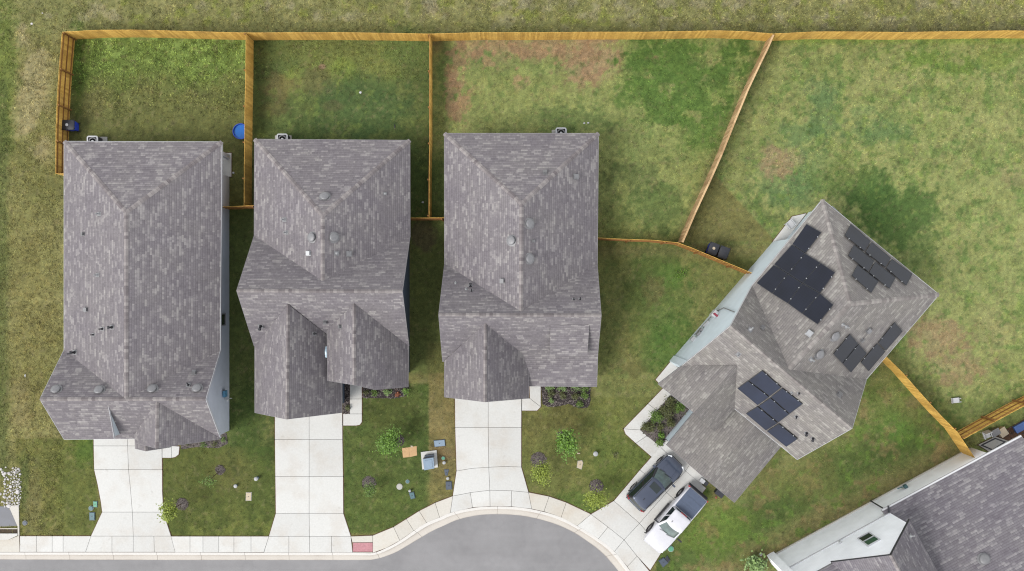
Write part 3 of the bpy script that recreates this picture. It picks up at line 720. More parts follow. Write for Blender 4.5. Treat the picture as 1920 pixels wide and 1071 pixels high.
# ------------------------------------------------------------------ fences
def fence(label, px, mat='wood', side=1, hgt=1.83, cat='fence', group='wooden privacy fences', pcap=False, jitter=.012, posts=True):
    pts = [P(u, v, hgt) for u, v in px]
    root = thing('wooden_fence', label, cat, (pts[0].x, pts[0].y, 0), 0, group)
    pk = MB(); rl = MB(); cap = MB(); post_i = 0; carry = 0
    for a, b in zip(pts[:-1], pts[1:]):
        a2, b2 = Vector((a.x, a.y, 0)), Vector((b.x, b.y, 0)); d = b2 - a2; L = d.length
        if L < .02: continue
        d.normalize(); o = Vector((d.y, -d.x, 0)) * side; ang = math.atan2(d.y, d.x)
        n = max(1, round(L / .143))
        for k in range(n):
            t = (k + .5) * L / n; z = hgt - .02 + rnd.uniform(-.012, .012); w = L / n - .004
            pk.box(a2 + d * t + o * rnd.uniform(-jitter, jitter) * .4 + Vector((0, 0, z / 2)), (w, .018, z), ang + rnd.uniform(-.012, .012))
        for z in (.3, .95, 1.6): rl.box(a2 + d * (L / 2) - o * .04 + Vector((0, 0, z)), (L, .04, .085), ang)
        if posts:
            t = carry
            while t < L:
                p = a2 + d * t - o * .085
                m = MB(); m.box(p + Vector((0, 0, .9)), (.085, .085, 1.8), ang); m.build('post', M['wood_post'], root)
                t += 2.44
            carry = t - L
        if pcap: cap.box(a2 + d * (L / 2) - o * .03 + Vector((0, 0, hgt + .012)), (L, .12, .03), ang)
    pk.build('picket_panel', M[mat], root)
    rl.build('rail', M['wood_post'], root)
    if pcap: cap.build('cap_rail', M['wood_worn'], root)
    return root

north = [(116, 60), (180, 56.5), (250, 56), (330, 58), (400, 60), (462, 61.5)]
fence('golden back fence behind the leftmost back yard', north, side=1, posts=False)
fence('golden back fence behind the narrow second back yard', [(462, 61.5), (560, 61), (640, 61), (720, 62), (805, 63.5)], side=1, posts=False)
fence('long golden back fence behind the third back yard with tan dead grass', [(805, 63.5), (900, 61), (1000, 61), (1115, 60), (1216, 60), (1290, 58.5), (1350, 57.5), (1400, 59), (1450, 63.5)], side=1, posts=False)
fence('golden back fence behind the widest back yard at top right', [(1450, 63.5), (1528, 59.5), (1600, 59.5), (1689, 60.5), (1800, 59), (1884, 57.5), (1990, 58.5)], side=1, posts=False)
fence('brown side fence at the far left with its rails showing', [(116, 61), (112, 110), (107.5, 170), (104.5, 240), (103.5, 325)], side=1)
fence('short fence return at the left wall of the leftmost house', [(103.8, 325.5), (128, 326)], side=1, posts=False)
fence('brown side fence between the leftmost and second back yards', [(461, 63), (460.5, 130), (459, 200), (457.8, 300), (457.5, 384)], side=-1)
fence('straight side fence between the second and third back yards', [(806, 65), (806, 160), (806, 260), (804.8, 330), (804.5, 407)], side=-1)
fence('weathered slanting fence between the third and widest back yards', [(1449.5, 65), (1438, 92), (1425, 118), (1402, 167), (1376, 230), (1352, 290), (1329.5, 341), (1303, 398), (1279, 454)], mat='wood_worn', side=1, pcap=True, jitter=.03)
fence('short fence closing the gap between the leftmost and second houses', [(405, 387.5), (440, 387), (478, 385)], side=-1)
fence('short fence closing the gap between the second and third houses', [(760, 408.5), (800, 408.5), (835, 408)], side=-1)
fence('angled front fence between the third house and the solar-panel house', [(1112, 445.5), (1180, 449), (1220, 450), (1271, 455), (1300, 466), (1350, 487), (1410, 512)], side=-1)
fence('golden side fence running from the solar-panel house to the white house', [(1651, 658), (1693.5, 700), (1733, 745), (1765, 780), (1795.7, 810.8), (1829, 860)], side=1)
fence('brown fence with rails showing beside the patio of the white house', [(1808, 823), (1864, 792), (1920, 762), (1980, 733)], side=1)

# ------------------------------------------------------------------ street, kerb, pavements
def inset(poly, d):
    n = len(poly); a = sum(poly[i][0] * poly[(i + 1) % n][1] - poly[(i + 1) % n][0] * poly[i][1] for i in range(n))
    if a < 0: poly = poly[::-1]
    out = []
    for i in range(n):
        p0, p1, p2 = (Vector(poly[i - 1]), Vector(poly[i]), Vector(poly[(i + 1) % n]))
        d1 = (p1 - p0).normalized(); d2 = (p2 - p1).normalized()
        n1 = Vector((-d1.y, d1.x)); n2 = Vector((-d2.y, d2.x)); b = (n1 + n2)
        b = b / max(.35, b.dot(n1)) if b.length > 1e-6 else n1
        out.append(tuple(p1 + b * d))
    return out
PAVED = []     # plan polygons where no lawn grows
def slabs(name, label, panels, z=.05, mat='conc', gap=.010, edge=True):
    """concrete panels with real joints between them over a darker joint bed"""
    mb = MB(); bd = MB()
    for p in panels:
        pl = PL(p); PAVED.append(pl)
        q = inset(pl, gap); q2 = inset(pl, gap + .012)
        n = len(q)
        mb.faces([(*a, -.02) for a in q] + [(*a, z - .006) for a in q] + [(*a, z) for a in q2],
                 [[i, (i + 1) % n, n + (i + 1) % n, n + i] for i in range(n)] + [[n + i, n + (i + 1) % n, 2 * n + (i + 1) % n, 2 * n + i] for i in range(n)] + [list(range(2 * n, 3 * n))])
        if edge: bd.prism(inset(pl, -.035), -.04, .022)
    o = struct(name, mb, M[mat], label)
    if edge: bd.build('joint_bed', M['soil'], o)
    return o

cx = [239.5, 240, 241.5, 248.8, 250.4, 250.4]
L1 = [(176, 815), (176, 836), (177, 880.5), (183, 906), (189, 938), (192, 960), (171, 1005), (161, 1035)]
slabs('driveway', 'pale concrete driveway of the leftmost house', [
    [(176, 812), (239.5, 812), (239.8, 836), (176, 836)], [(239.5, 812), (304, 812), (304, 836), (239.8, 836)],
    [(176, 836), (239.8, 836), (241.5, 880.5), (177, 880.5)], [(239.8, 836), (304, 836), (304.5, 880.5), (241.5, 880.5)],
    [(177, 880.5), (241.5, 880.5), (245, 915), (248.8, 960), (192, 960), (189, 938), (183, 906)], [(241.5, 880.5), (304.5, 880.5), (304.7, 922), (307, 960), (248.8, 960), (245, 915)],
    [(192, 960), (248.8, 960), (250.4, 1005), (171, 1005)], [(248.8, 960), (307, 960), (311, 974), (321, 1005), (250.4, 1005)],
    [(171, 1005), (210.5, 1005), (210.5, 1035), (161, 1035)], [(210.5, 1005), (250.4, 1005), (250.4, 1035), (210.5, 1035)],
    [(250.4, 1005), (289, 1005), (290, 1035), (250.4, 1035)], [(289, 1005), (321, 1005), (329, 1035), (290, 1035)]], .05)
ys = [760, 824, 893.5, 962.3]
lx = [515.6, 515.8, 516.5, 517.4]; rx = [642, 642.4, 643.5, 644]
pn = []
for i in range(3):
    pn += [[(lx[i], ys[i]), (580, ys[i]), (580, ys[i + 1]), (lx[i + 1], ys[i + 1])], [(580, ys[i]), (rx[i], ys[i]), (rx[i + 1], ys[i + 1]), (580, ys[i + 1])]]
pn += [[(517.4, 962.3), (580, 962.3), (580.5, 1005.4), (504.5, 1005.4)], [(580, 962.3), (644, 962.3), (658, 1005.4), (580.5, 1005.4)],
       [(504.5, 1005.4), (542, 1005.4), (542, 1036), (495, 1036)], [(542, 1005.4), (580.5, 1005.4), (581, 1036), (542, 1036)],
       [(580.5, 1005.4), (622, 1005.4), (622, 1036), (581, 1036)], [(622, 1005.4), (658, 1005.4), (661.4, 1036), (622, 1036)]]
slabs('driveway', 'pale concrete driveway of the second house, a faint tan stain in its middle', pn, .05)
slabs('driveway', 'pale concrete driveway of the third house, flaring into the curved kerb', [
    [(853, 735), (915.5, 735), (915.5, 801.5), (853.5, 801.5)], [(915.5, 735), (978, 735), (977.5, 801.5), (915.5, 801.5)],
    [(853.5, 801.5), (915.5, 801.5), (916.5, 876), (885, 878), (856, 883)], [(915.5, 801.5), (977.5, 801.5), (977.5, 875.5), (946, 874.5), (916.5, 876)],
    [(856, 883), (885, 878), (916.5, 876), (918.5, 919), (882, 923.5), (849, 930)], [(916.5, 876), (946, 874.5), (977.5, 875.5), (991, 923), (959, 920), (918.5, 919)],
    [(849, 930), (882, 923.5), (886, 951.5), (844.5, 961.5)], [(882, 923.5), (918.5, 919), (919, 949), (886, 951.5)],
    [(918.5, 919), (959, 920), (959, 949.5), (919, 949)], [(959, 920), (991, 923), (997, 954), (959, 949.5)]], .05)
slabs('driveway', 'concrete driveway under the parked SUV and pickup', [
    [(1238, 838), (1250, 822), (1300, 860), (1285, 883)], [(1285, 883), (1300, 860), (1330, 886), (1316, 909)],
    [(1238, 838), (1285, 883), (1249.7, 923), (1200, 881)], [(1285, 883), (1324, 915), (1289, 960), (1249.7, 923)],
    [(1200, 881), (1249.7, 923), (1199, 981), (1151, 939)], [(1249.7, 923), (1289, 960), (1243, 1031), (1199, 981)],
    [(1151, 939), (1199, 981), (1170, 1012), (1140, 988), (1108, 964)], [(1199, 981), (1243, 1031), (1219, 1069), (1194.5, 1042.6), (1170, 1012)],
    [(1108, 964), (1140, 988), (1122, 1010), (1082, 986)], [(1140, 988), (1170, 1012), (1152, 1034), (1122, 1010)],
    [(1170, 1012), (1194.5, 1042.6), (1176, 1062), (1152, 1034)], [(1194.5, 1042.6), (1221, 1075), (1200, 1098), (1176, 1062)]], .05)
js = [119, 162]
sw_p = [[(38, 1005), (69, 1005), (69, 1035), (38, 1035)], [(69, 1005), (98.5, 1005), (98.5, 1035), (69, 1035)], [(98.5, 1005), (119, 1005), (119, 1035), (98.5, 1035)], [(119, 1005), (171, 1005), (161, 1035), (119, 1035)]]
js = [356.7, 381, 410.6, 439, 471]
sw_p += [[(321, 1005.5), (356.7, 1005.5), (356.7, 1035.5), (329, 1035.5)]]
for a, b in zip(js[:-1], js[1:]): sw_p.append([(a, 1005.5), (b, 1005.5), (b, 1035.5), (a, 1035.5)])
sw_p.append([(471, 1005.5), (504.5, 1005.5), (495, 1035.5), (471, 1035.5)])
slabs('sidewalk', 'straight grey sidewalk along the street', sw_p, .05, 'conc')
sw_c = [[(658, 1005.5), (699, 1004), (699, 1016.8), (661, 1017)], [(661, 1034.8), (699, 1034.8), (699, 1036.5), (661.4, 1036)],
        [(699, 1004), (738, 988), (750, 1013.4), (725, 1027), (699, 1036.5)], [(738, 988), (762, 973), (776, 995), (750, 1013.4)], [(762, 973), (786, 958), (800, 980), (776, 995)],
        [(786, 958), (816, 942.6), (824.4, 970), (800, 980)], [(816, 942.6), (849, 930), (844.5, 961.5), (824.4, 970)],
        [(991, 923), (1029.5, 930.7), (1020, 959), (997, 954)], [(1029.5, 930.7), (1061.7, 942), (1052, 970.5), (1041.5, 966), (1020, 959)], [(1061.7, 942), (1108, 964), (1082, 986), (1052, 970.5)]]
slabs('sidewalk', 'tan curving sidewalk round the turning circle', sw_c, .05, 'conc_warm')
mb = MB(); pl = PL([(661.5, 1017.3), (699, 1017.1), (699, 1034.4), (661.5, 1034.4)]); PAVED.append(pl); mb.prism(inset(pl, .01), -.02, .053)
(x0, y0), (x1, y1) = pl[3], pl[1]
for i in range(22):
    for j in range(10):
        mb.lathe((x0 + (i + .5) * (x1 - x0) / 22, y0 + (j + .5) * (y1 - y0) / 10, .053), [(.016, 0), (.012, .006)], 6)
struct('tactile_paving', mb, M['red_pad'], 'red tactile paving pad in the sidewalk')
slabs('walkway', 'short concrete path to the front door of the leftmost house', [[(304.5, 836), (322, 836), (322, 858.5), (304.5, 858.5)], [(322, 836), (337, 837), (335.5, 852), (329, 857), (322, 858.5)]], .045)
slabs('walkway', 'concrete path from the second driveway to the front door', [[(656, 700), (678.8, 700), (678.8, 748), (656, 748)], [(656, 748), (678.8, 748), (678.8, 776), (656, 776)],
      [(643.5, 776), (678.8, 776), (678.8, 791), (675, 796.5), (668, 798), (643.5, 798)]], .045)
slabs('walkway', 'angled concrete path beside the third driveway', [[(992, 710), (1014, 710), (1014, 763), (993.5, 747)], [(978.5, 747), (993.5, 747), (1014, 763), (1007, 770), (978.5, 770)]], .045)
slabs('walkway', 'bent concrete path round the planting bed of the solar-panel house', [[(1215, 757), (1262, 708), (1275, 722), (1232, 770)],
      [(1169, 804), (1215, 757), (1232, 770), (1200, 806)], [(1169, 804), (1200, 806), (1213, 817), (1192, 831), (1173, 814)], [(1192, 831), (1213, 817), (1240, 838), (1222, 857)]], .045)
# kerb and street
cb = [(-200, 1035.5), (0, 1035.5), (165, 1035.5), (330, 1035.5), (500, 1036), (661, 1036), (699, 1036.5), (725, 1027), (750, 1013.4), (776, 995), (800, 980), (824.4, 970), (844.5, 961.5), (882, 953), (921, 949.5), (981, 952), (1041.5, 966), (1082, 986), (1122, 1010), (1152, 1034), (1179, 1067), (1200, 1098), (1225, 1150)]
re = [(-200, 1050), (0, 1050), (165, 1050.5), (330, 1051), (500, 1051), (661, 1051), (702, 1049.5), (738, 1038), (765, 1023), (790, 1008), (812, 995.5), (834, 985.5), (856, 976), (886, 968.5), (921, 965), (977, 967.5), (1030, 979.5), (1070, 996), (1105, 1018), (1132, 1040), (1160, 1072), (1178, 1100), (1200, 1150)]
def refine(pts, k=4):
    out = []
    n = len(pts)
    for i in range(n - 1):
        p0, p1, p2, p3 = (Vector(pts[max(i - 1, 0)]), Vector(pts[i]), Vector(pts[i + 1]), Vector(pts[min(i + 2, n - 1)]))
        for j in range(k):
            t = j / k
            if i < 5: out.append(tuple(p1.lerp(p2, t))); continue
            a = (p2 - p0) * .5; b = (p3 - p1) * .5
            m = (p1 - p2).length; a = a * min(1, m / max(a.length, 1e-6)) if False else a
            out.append(tuple((2 * t ** 3 - 3 * t * t + 1) * p1 + (t ** 3 - 2 * t * t + t) * a + (-2 * t ** 3 + 3 * t * t) * p2 + (t ** 3 - t * t) * b))
    out.append(pts[-1]); return out
cbr, rer = refine(cb), refine(re)
KA, KB = PL(cbr), PL(rer)
t = NT('kerb_concrete'); M['kerb'] = t.m
uv = t.n('ShaderNodeUVMap'); uv.uv_map = 'UVMap'; sp = t.n('ShaderNodeSeparateXYZ'); t.l(uv.outputs[0], sp.inputs[0])
n1 = t.noise(1.6, 4); n2 = t.noise(14, 4); n3 = t.noise(.5, 3)
vv = t.math('ADD', sp.outputs[1], t.math('MULTIPLY', t.math('SUBTRACT', n1, .5), .12))
stain = t.ramp(vv, [(.28, (0, 0, 0)), (.37, (.55,) * 3), (.44, (.25,) * 3), (.62, (.12,) * 3), (.9, (.1,) * 3), (1, (.6,) * 3)])
st2 = t.mix(1.0, stain, t.ramp(n3, [(.35, (.35,) * 3), (.65, (1, 1, 1))]), 'MULTIPLY')
c0 = t.ramp(sp.outputs[1], [(.30, S(228, 225, 219)), (.40, S(218, 212, 202))])
c0 = t.mix(1.0, c0, t.ramp(n2, [(.3, (.94,) * 3), (.7, (1.05,) * 3)]), 'MULTIPLY')
c0 = t.mix(st2, c0, S(122, 102, 88))
jt = t.math('FRACT', t.math('DIVIDE', sp.outputs[0], 3.05))
c0 = t.mix(t.math('MULTIPLY', t.math('LESS_THAN', jt, .008), .75), c0, S(96, 84, 74))
t.l(c0, t.b.inputs['Base Color']); t.b.inputs['Roughness'].default_value = .85
mb = MB(); prof = [(0, .052), (.18, .05), (.30, .045), (.36, .0), (.42, -.07), (.7, -.085), (1, -.095)]
u = 0
for i in range(len(KA) - 1):
    a0, a1, b0, b1 = Vector(KA[i]), Vector(KA[i + 1]), Vector(KB[i]), Vector(KB[i + 1])
    du = (a1 - a0).length
    for (t0, z0), (t1, z1) in zip(prof[:-1], prof[1:]):
        mb.face([(*a0.lerp(b0, t0), z0), (*a0.lerp(b0, t1), z1), (*a1.lerp(b1, t1), z1), (*a1.lerp(b1, t0), z0)], [(u, t0), (u, t1), (u + du, t1), (u + du, t0)])
    u += du
struct('kerb', mb, M['kerb'], 'pale rolled concrete kerb with a brown stained flow line')
PAVED.append(KA + KB[::-1])
road_poly = KB + [xy(P(1200, 1300)), xy(P(-200, 1300))]
PAVED.append(road_poly)
t = NT('asphalt'); M['asphalt'] = t.m
n1 = t.noise(.35, 5); n2 = t.noise(60, 2); n3 = t.noise(2.2, 5)
mp = t.n('ShaderNodeMapping'); mp.inputs['Scale'].default_value = (.12, 1.4, 1); mp.inputs['Location'].default_value = (3, 1, 0); t.l(t.pos(), mp.inputs[0])
n4 = t.noise(.9, 3, mp.outputs[0])
c0 = t.ramp(n1, [(.3, S(142, 141, 142)), (.7, S(153, 152, 153))])
c0 = t.mix(1.0, c0, t.ramp(n2, [(.25, (.74,) * 3), (.75, (1.24,) * 3)]), 'MULTIPLY')
c0 = t.mix(1.0, c0, t.ramp(n3, [(.3, (.96,) * 3), (.7, (1.04,) * 3)]), 'MULTIPLY')
c0 = t.mix(1.0, c0, t.ramp(n4, [(.3, (.95,) * 3), (.7, (1.05,) * 3)]), 'MULTIPLY')
nz5 = t.noise(1.15, 1)
c0 = t.mix(t.ramp(nz5, [(.735, (0, 0, 0)), (.76, (.55,) * 3)]), c0, S(104, 102, 104))
nz6 = t.noise(.22, 6)
c0 = t.mix(t.ramp(nz6, [(.50, (0, 0, 0)), (.53, (.10,) * 3), (.56, (0, 0, 0))]), c0, S(110, 108, 112))
t.l(c0, t.b.inputs['Base Color']); t.b.inputs['Roughness'].default_value = .85; t.bump(n2, .25, .006)
mb = MB()
for i in range(len(KB) - 1):
    a, b = KB[i], KB[i + 1]; yb = P(0, 1500).y
    mb.face([(a[0], a[1], -.1), (a[0], yb, -.1), (b[0], yb, -.1), (b[0], b[1], -.1)])
struct('street', mb, M['asphalt'], 'grey asphalt street opening into a turning circle')

# ------------------------------------------------------------------ storm drain at the left edge
sd = thing('storm_drain', 'concrete storm drain inlet with dark water basin at the left edge', 'drain', tuple(P(15, 990)))
def pz(mbx, px, z0, z1): pl = PL(px); PAVED.append(pl); mbx.prism(pl, z0, z1)
mb = MB(); pz(mb, [(-60, 947), (17, 950), (33.5, 986), (-60, 990)], -.05, -.01 + .03); mb.build('basin', M['water_dark'], sd)
mb = MB(); pz(mb, [(17, 948), (36, 947), (37, 1004), (34.3, 1004), (34, 987)], -.05, .07); pz(mb, [(-60, 990.2), (34, 990.2), (34, 991.6), (-60, 991.6)], -.05, .09); mb.build('wing_wall', M['conc_warm'], sd)
mb = MB(); pz(mb, [(-60, 991.8), (33.8, 991.8), (33.8, 999.5), (-60, 999.5)], -.05, .01); mb.build('inlet_opening', plain('drain_dark', S(72, 58, 40), .9, var=.5, scale=6), sd)
mb = MB(); pz(mb, [(-60, 1000), (34, 1000), (34, 1003.5), (17, 1011.5), (-60, 1011.5)], -.05, .11); mb.build('inlet_lid', M['conc'], sd)
mb = MB(); pz(mb, [(-60, 1011.8), (17, 1011.8), (36.5, 1004), (37.5, 1035), (-60, 1035)], -.05, .05); mb.build('apron', M['conc_warm'], sd)

# ------------------------------------------------------------------ rocks
rm = []
for k in range(6):
    b = MB(); rr = random.Random(k); n = 9; prof = []
    for i in range(5):
        h_ = (-.35, -.1, .25, .55, .72)[i]; r_ = (.8, 1, .95, .66, .28)[i]
        for j in range(n):
            a = 2 * math.pi * j / n; q = r_ * rr.uniform(.78, 1.12)
            prof.append((q * math.cos(a), q * math.sin(a) * rr.uniform(.7, .95), h_ * rr.uniform(.85, 1.15)))
    fs = [[i * n + j, i * n + (j + 1) % n, (i + 1) * n + (j + 1) % n, (i + 1) * n + j] for i in range(4) for j in range(n)] + [[4 * n + j for j in range(n)]]
    b.faces(prof, fs); o = b.build('rock', M['rock'], None, True); rm.append(o.data); bpy.data.objects.remove(o)
rp = random.Random(5); nr = 0; placed = []
for tries in range(4000):
    if nr >= 120: break
    v = rp.uniform(877, 950); f_ = (v - 877) / 73
    u = rp.uniform(lerp(20, 19, f_), lerp(38, 37, f_)) if rp.random() < .8 else rp.uniform(8, 40)
    if v < 884 and not 24 < u < 40: continue
    s = rp.uniform(.05, .12) if rp.random() < .85 else rp.uniform(.13, .2)
    p = P(u, v)
    if any((p - q).length < (s + r) * .9 for q, r in placed): continue
    placed.append((p, s)); o = bpy.data.objects.new('rock', rm[nr % 6]); col.objects.link(o)
    o.location = (p.x, p.y, s * .25); o.scale = (s, s * rp.uniform(.8, 1.1), s * rp.uniform(.7, 1)); o.rotation_euler = (rp.uniform(-.3, .3), rp.uniform(-.3, .3), rp.uniform(0, 6.3))
    tag(o, 'white limestone rock in the heap above the storm drain', 'rock', 'white rocks heaped by the storm drain'); nr += 1
for u, v, s in ((2, 880, .12), (5, 885, .1), (7, 889, .13), (1, 926, .12), (5, 941, .09), (11, 876, .07), (60, 45, .10), (80, 25, .06)):
    o = bpy.data.objects.new('rock', rm[int(u) % 6]); col.objects.link(o); p = P(u, v); o.location = (p.x, p.y, s * .2); o.scale = (s, s, s * .8)
    tag(o, 'pale rock lying alone in the rough grass of the left verge', 'rock', 'stray rocks on the left verge')
o = None
# ------------------------------------------------------------------ garden plants
def foliage_mb(mb, c, rad, n, size, rr, flat=.6, clumps=9):
    """many small leaf faces gathered in clumps through an uneven crown"""
    cs = []
    for k in range(clumps):
        d = Vector((rr.gauss(0, 1), rr.gauss(0, 1), rr.gauss(0, .8))).normalized() * rr.uniform(.3, .85)
        cs.append((Vector((d.x * rad[0], d.y * rad[1], d.z * rad[2])), rr.uniform(.4, .7)))
    for k in range(n):
        if rr.random() < .85:
            cc, s = cs[rr.randrange(clumps)]
            p = cc + Vector((rr.gauss(0, .5) * s * rad[0], rr.gauss(0, .5) * s * rad[1], rr.gauss(0, .5) * s * rad[2]))
        else: p = Vector((rr.gauss(0, .5) * rad[0], rr.gauss(0, .5) * rad[1], rr.gauss(0, .5) * rad[2]))
        p = Vector(c) + p
        if p.z < .03: p.z = .03 + rr.random() * .05
        a = rr.uniform(0, 6.28); d = Vector((math.cos(a), math.sin(a), rr.uniform(-.5, .5))).normalized()
        nrm = Vector((rr.gauss(0, flat), rr.gauss(0, flat), 1)).normalized(); s = d.cross(nrm).normalized()
        L = size * rr.uniform(.6, 1.3); w = L * rr.uniform(.22, .34)
        mb.faces([p, p + d * L * .5 + s * w, p + d * L, p + d * L * .5 - s * w], [[0, 1, 2, 3]])
def mulch_ring(u, v, r, label, mat='mulch_grey', seed=0):
    rr = random.Random(seed); c = P(u, v)
    mb = MB(); n = 26; ring = [(c.x + r * rr.uniform(.82, 1.1) * math.cos(6.283 * k / n), c.y + r * rr.uniform(.82, 1.1) * math.sin(6.283 * k / n)) for k in range(n)]
    for k in range(n): mb.faces([(*ring[k], .004), (*ring[(k + 1) % n], .004), (c.x, c.y, .05)], [[0, 1, 2]])
    o = mb.build('mulch_ring', M[mat]); ch = MB()
    for k in range(int(260 * r * r / .16)):
        a = rr.uniform(0, 6.28); q = r * math.sqrt(rr.random()) * 1.05; L = rr.uniform(.03, .08)
        ch.box((c.x + q * math.cos(a), c.y + q * math.sin(a), .05 - .03 * q / r), (L, L * .4, .02), rr.uniform(0, 6.28), tilt=Matrix.Rotation(rr.uniform(-.5, .5), 3, 'X'))
    ch.build('mulch_chips', M['mulch_chip'], o); tag(o, label, 'mulch')
    return o
def tree(name, label, base, crown, h, rad, n, size, mat, seed, group=None, cat='tree', trunk=.03, limbs=6):
    rr = random.Random(seed); b = P(*base); c = P(*crown, h)
    root = thing(name, label, cat, (b.x, b.y, 0), 0, group)
    t = MB(); mid = b.lerp(c, .5) + Vector((rr.uniform(-.05, .05), rr.uniform(-.05, .05), 0)); top = c + Vector((0, 0, rad[2] * .6))
    t.tube([b, mid, c, top], [trunk, trunk * .8, trunk * .5, trunk * .2], 7)
    for k in range(limbs):
        s = mid.lerp(c, rr.uniform(.2, 1)); a = rr.uniform(0, 6.28)
        e = c + Vector((math.cos(a) * rad[0] * .8, math.sin(a) * rad[1] * .8, rr.uniform(-.3, .6) * rad[2]))
        t.tube([s, s.lerp(e, .5) + Vector((0, 0, .06)), e], [trunk * .4, trunk * .28, trunk * .12], 5)
    t.build('trunk', M['bark'], root)
    f = MB(); foliage_mb(f, c, rad, n, size, rr); f.build('crown', M[mat], root)
    return root
def shrub(u, v, r, h, mat, seed, label, group=None, n=260, size=.09, name='shrub', cat='shrub'):
    rr = random.Random(seed); c = P(u, v, h * .6)
    root = thing(name, label, cat, (c.x, c.y, 0), 0, group)
    t = MB()
    for k in range(5):
        a = rr.uniform(0, 6.28); t.tube([(c.x, c.y, 0), (c.x + r * .3 * math.cos(a), c.y + r * .3 * math.sin(a), h * .4), (c.x + r * .6 * math.cos(a), c.y + r * .6 * math.sin(a), h * .8)], [.012, .01, .005], 5)
    t.build('stem', M['bark'], root)
    f = MB(); foliage_mb(f, (c.x, c.y, h * .5), (r * .8, r * .8, h * .45), n, size, rr, clumps=7); f.build('leaves', M[mat], root)
    return root

mulch_ring(342, 945, .42, 'grey mulch ring beside the yellow-green sapling', seed=1)
tree('sapling', 'thin yellow-green sapling leaning over the edge of the leftmost driveway', (340, 945), (317, 959), 2.3, (.52, .62, .5), 800, .15, 'leaf_yellow', 3)
mulch_ring(413, 881, .34, 'pale mulch ring with a half-buried shrub on the leftmost front lawn', seed=2)
tree('sapling', 'sparse dull green sapling beside the pale mulch ring on the leftmost front lawn', (411, 884), (392, 902), 1.5, (.55, .4, .4), 170, .11, 'leaf', 5)
mulch_ring(747, 826, .40, 'dark mulch ring half hidden under the round green tree of the second front lawn', 'mulch', 3)
tree('young_tree', 'dense bright green young tree near the cardboard sheet', (745, 824), (729, 829), 1.7, (.72, .78, .65), 3400, .12, 'leaf_bright', 7)
mulch_ring(692, 906, .48, 'grey mulch ring in the middle of the second front lawn', seed=4)
tree('sapling', 'small green sapling below the mulch ring of the second front lawn', (692, 908), (691, 919), 1.2, (.42, .48, .4), 700, .10, 'leaf', 9)
mulch_ring(1053, 818, .34, 'dark mulch spot under the leafy tree of the third front lawn', 'mulch', 5)
tree('young_tree', 'bright green tree with spiky branches on the third front lawn', (1052, 818), (1062, 838), 2.6, (.66, .8, .6), 1900, .16, 'leaf_bright', 11)
mulch_ring(1010, 863, .55, 'dark round mulch ring closest to the third driveway', seed=6)
tree('young_tree', 'light green fine-leaved tree below the mulch ring closest to the third driveway', (1011, 866), (1014, 885), 2.2, (.62, .66, .55), 2000, .11, 'leaf_yellow', 13)
mulch_ring(1118, 912, .48, 'grey mulch ring near the curving sidewalk', seed=7)
tree('young_tree', 'faint yellow-green tree beside the curving sidewalk', (1118, 915), (1116, 934), 2.0, (.66, .62, .5), 1300, .11, 'leaf_yellow', 15)

def bed(label, px, seed, mat='mulch', chips=300, h=.03):
    pl = PL(px); mb = MB(); mb.prism(pl, -.03, h); o = struct('mulch_bed', mb, M[mat], label); PAVED.append(pl)
    rr = random.Random(seed); xs = [p[0] for p in pl]; ys_ = [p[1] for p in pl]; ch = MB(); k = 0
    while k < chips:
        x, y = rr.uniform(min(xs), max(xs)), rr.uniform(min(ys_), max(ys_))
        ins_ = False
        for i in range(len(pl)):
            (x1, y1), (x2, y2) = pl[i], pl[i - 1]
            if (y1 > y) != (y2 > y) and x < (x2 - x1) * (y - y1) / (y2 - y1) + x1: ins_ = not ins_
        if not ins_: continue
        L = rr.uniform(.05, .14); ch.box((x, y, h + .01), (L, L * .5, .03), rr.uniform(0, 6.3), tilt=Matrix.Rotation(rr.uniform(-.6, .6), 3, 'X')); k += 1
    ch.build('mulch_chips', M['mulch_chip'], o); return o
bed('dark mulch bed along the front of the second house', [(679.5, 715), (767, 715), (766, 735), (762, 742), (740, 747), (680, 746)], 1, 'mulch', 500)
bed('narrow dark bed between the second garage wall and the path', [(643.5, 700), (655.5, 700), (655.5, 776), (643.5, 776)], 2, 'mulch', 200)
bed('dark mulch bed in front of the third house', [(1014.5, 712), (1106, 712), (1107, 752), (1102, 764), (1085, 766), (1066, 757), (1048, 762), (1028, 763), (1017, 758)], 3, 'mulch', 700)
bed('planting bed in the corner of the solar-panel house', [(1254, 743), (1262, 725), (1300, 765), (1268, 812), (1241, 838), (1200, 808), (1230, 771)], 4, 'mulch_grey', 800)
bed('strip of bare soil and plants under the leftmost house front', [(338, 815), (425, 812), (427, 832), (410, 840), (370, 838), (340, 842)], 5, 'mulch_grey', 300)

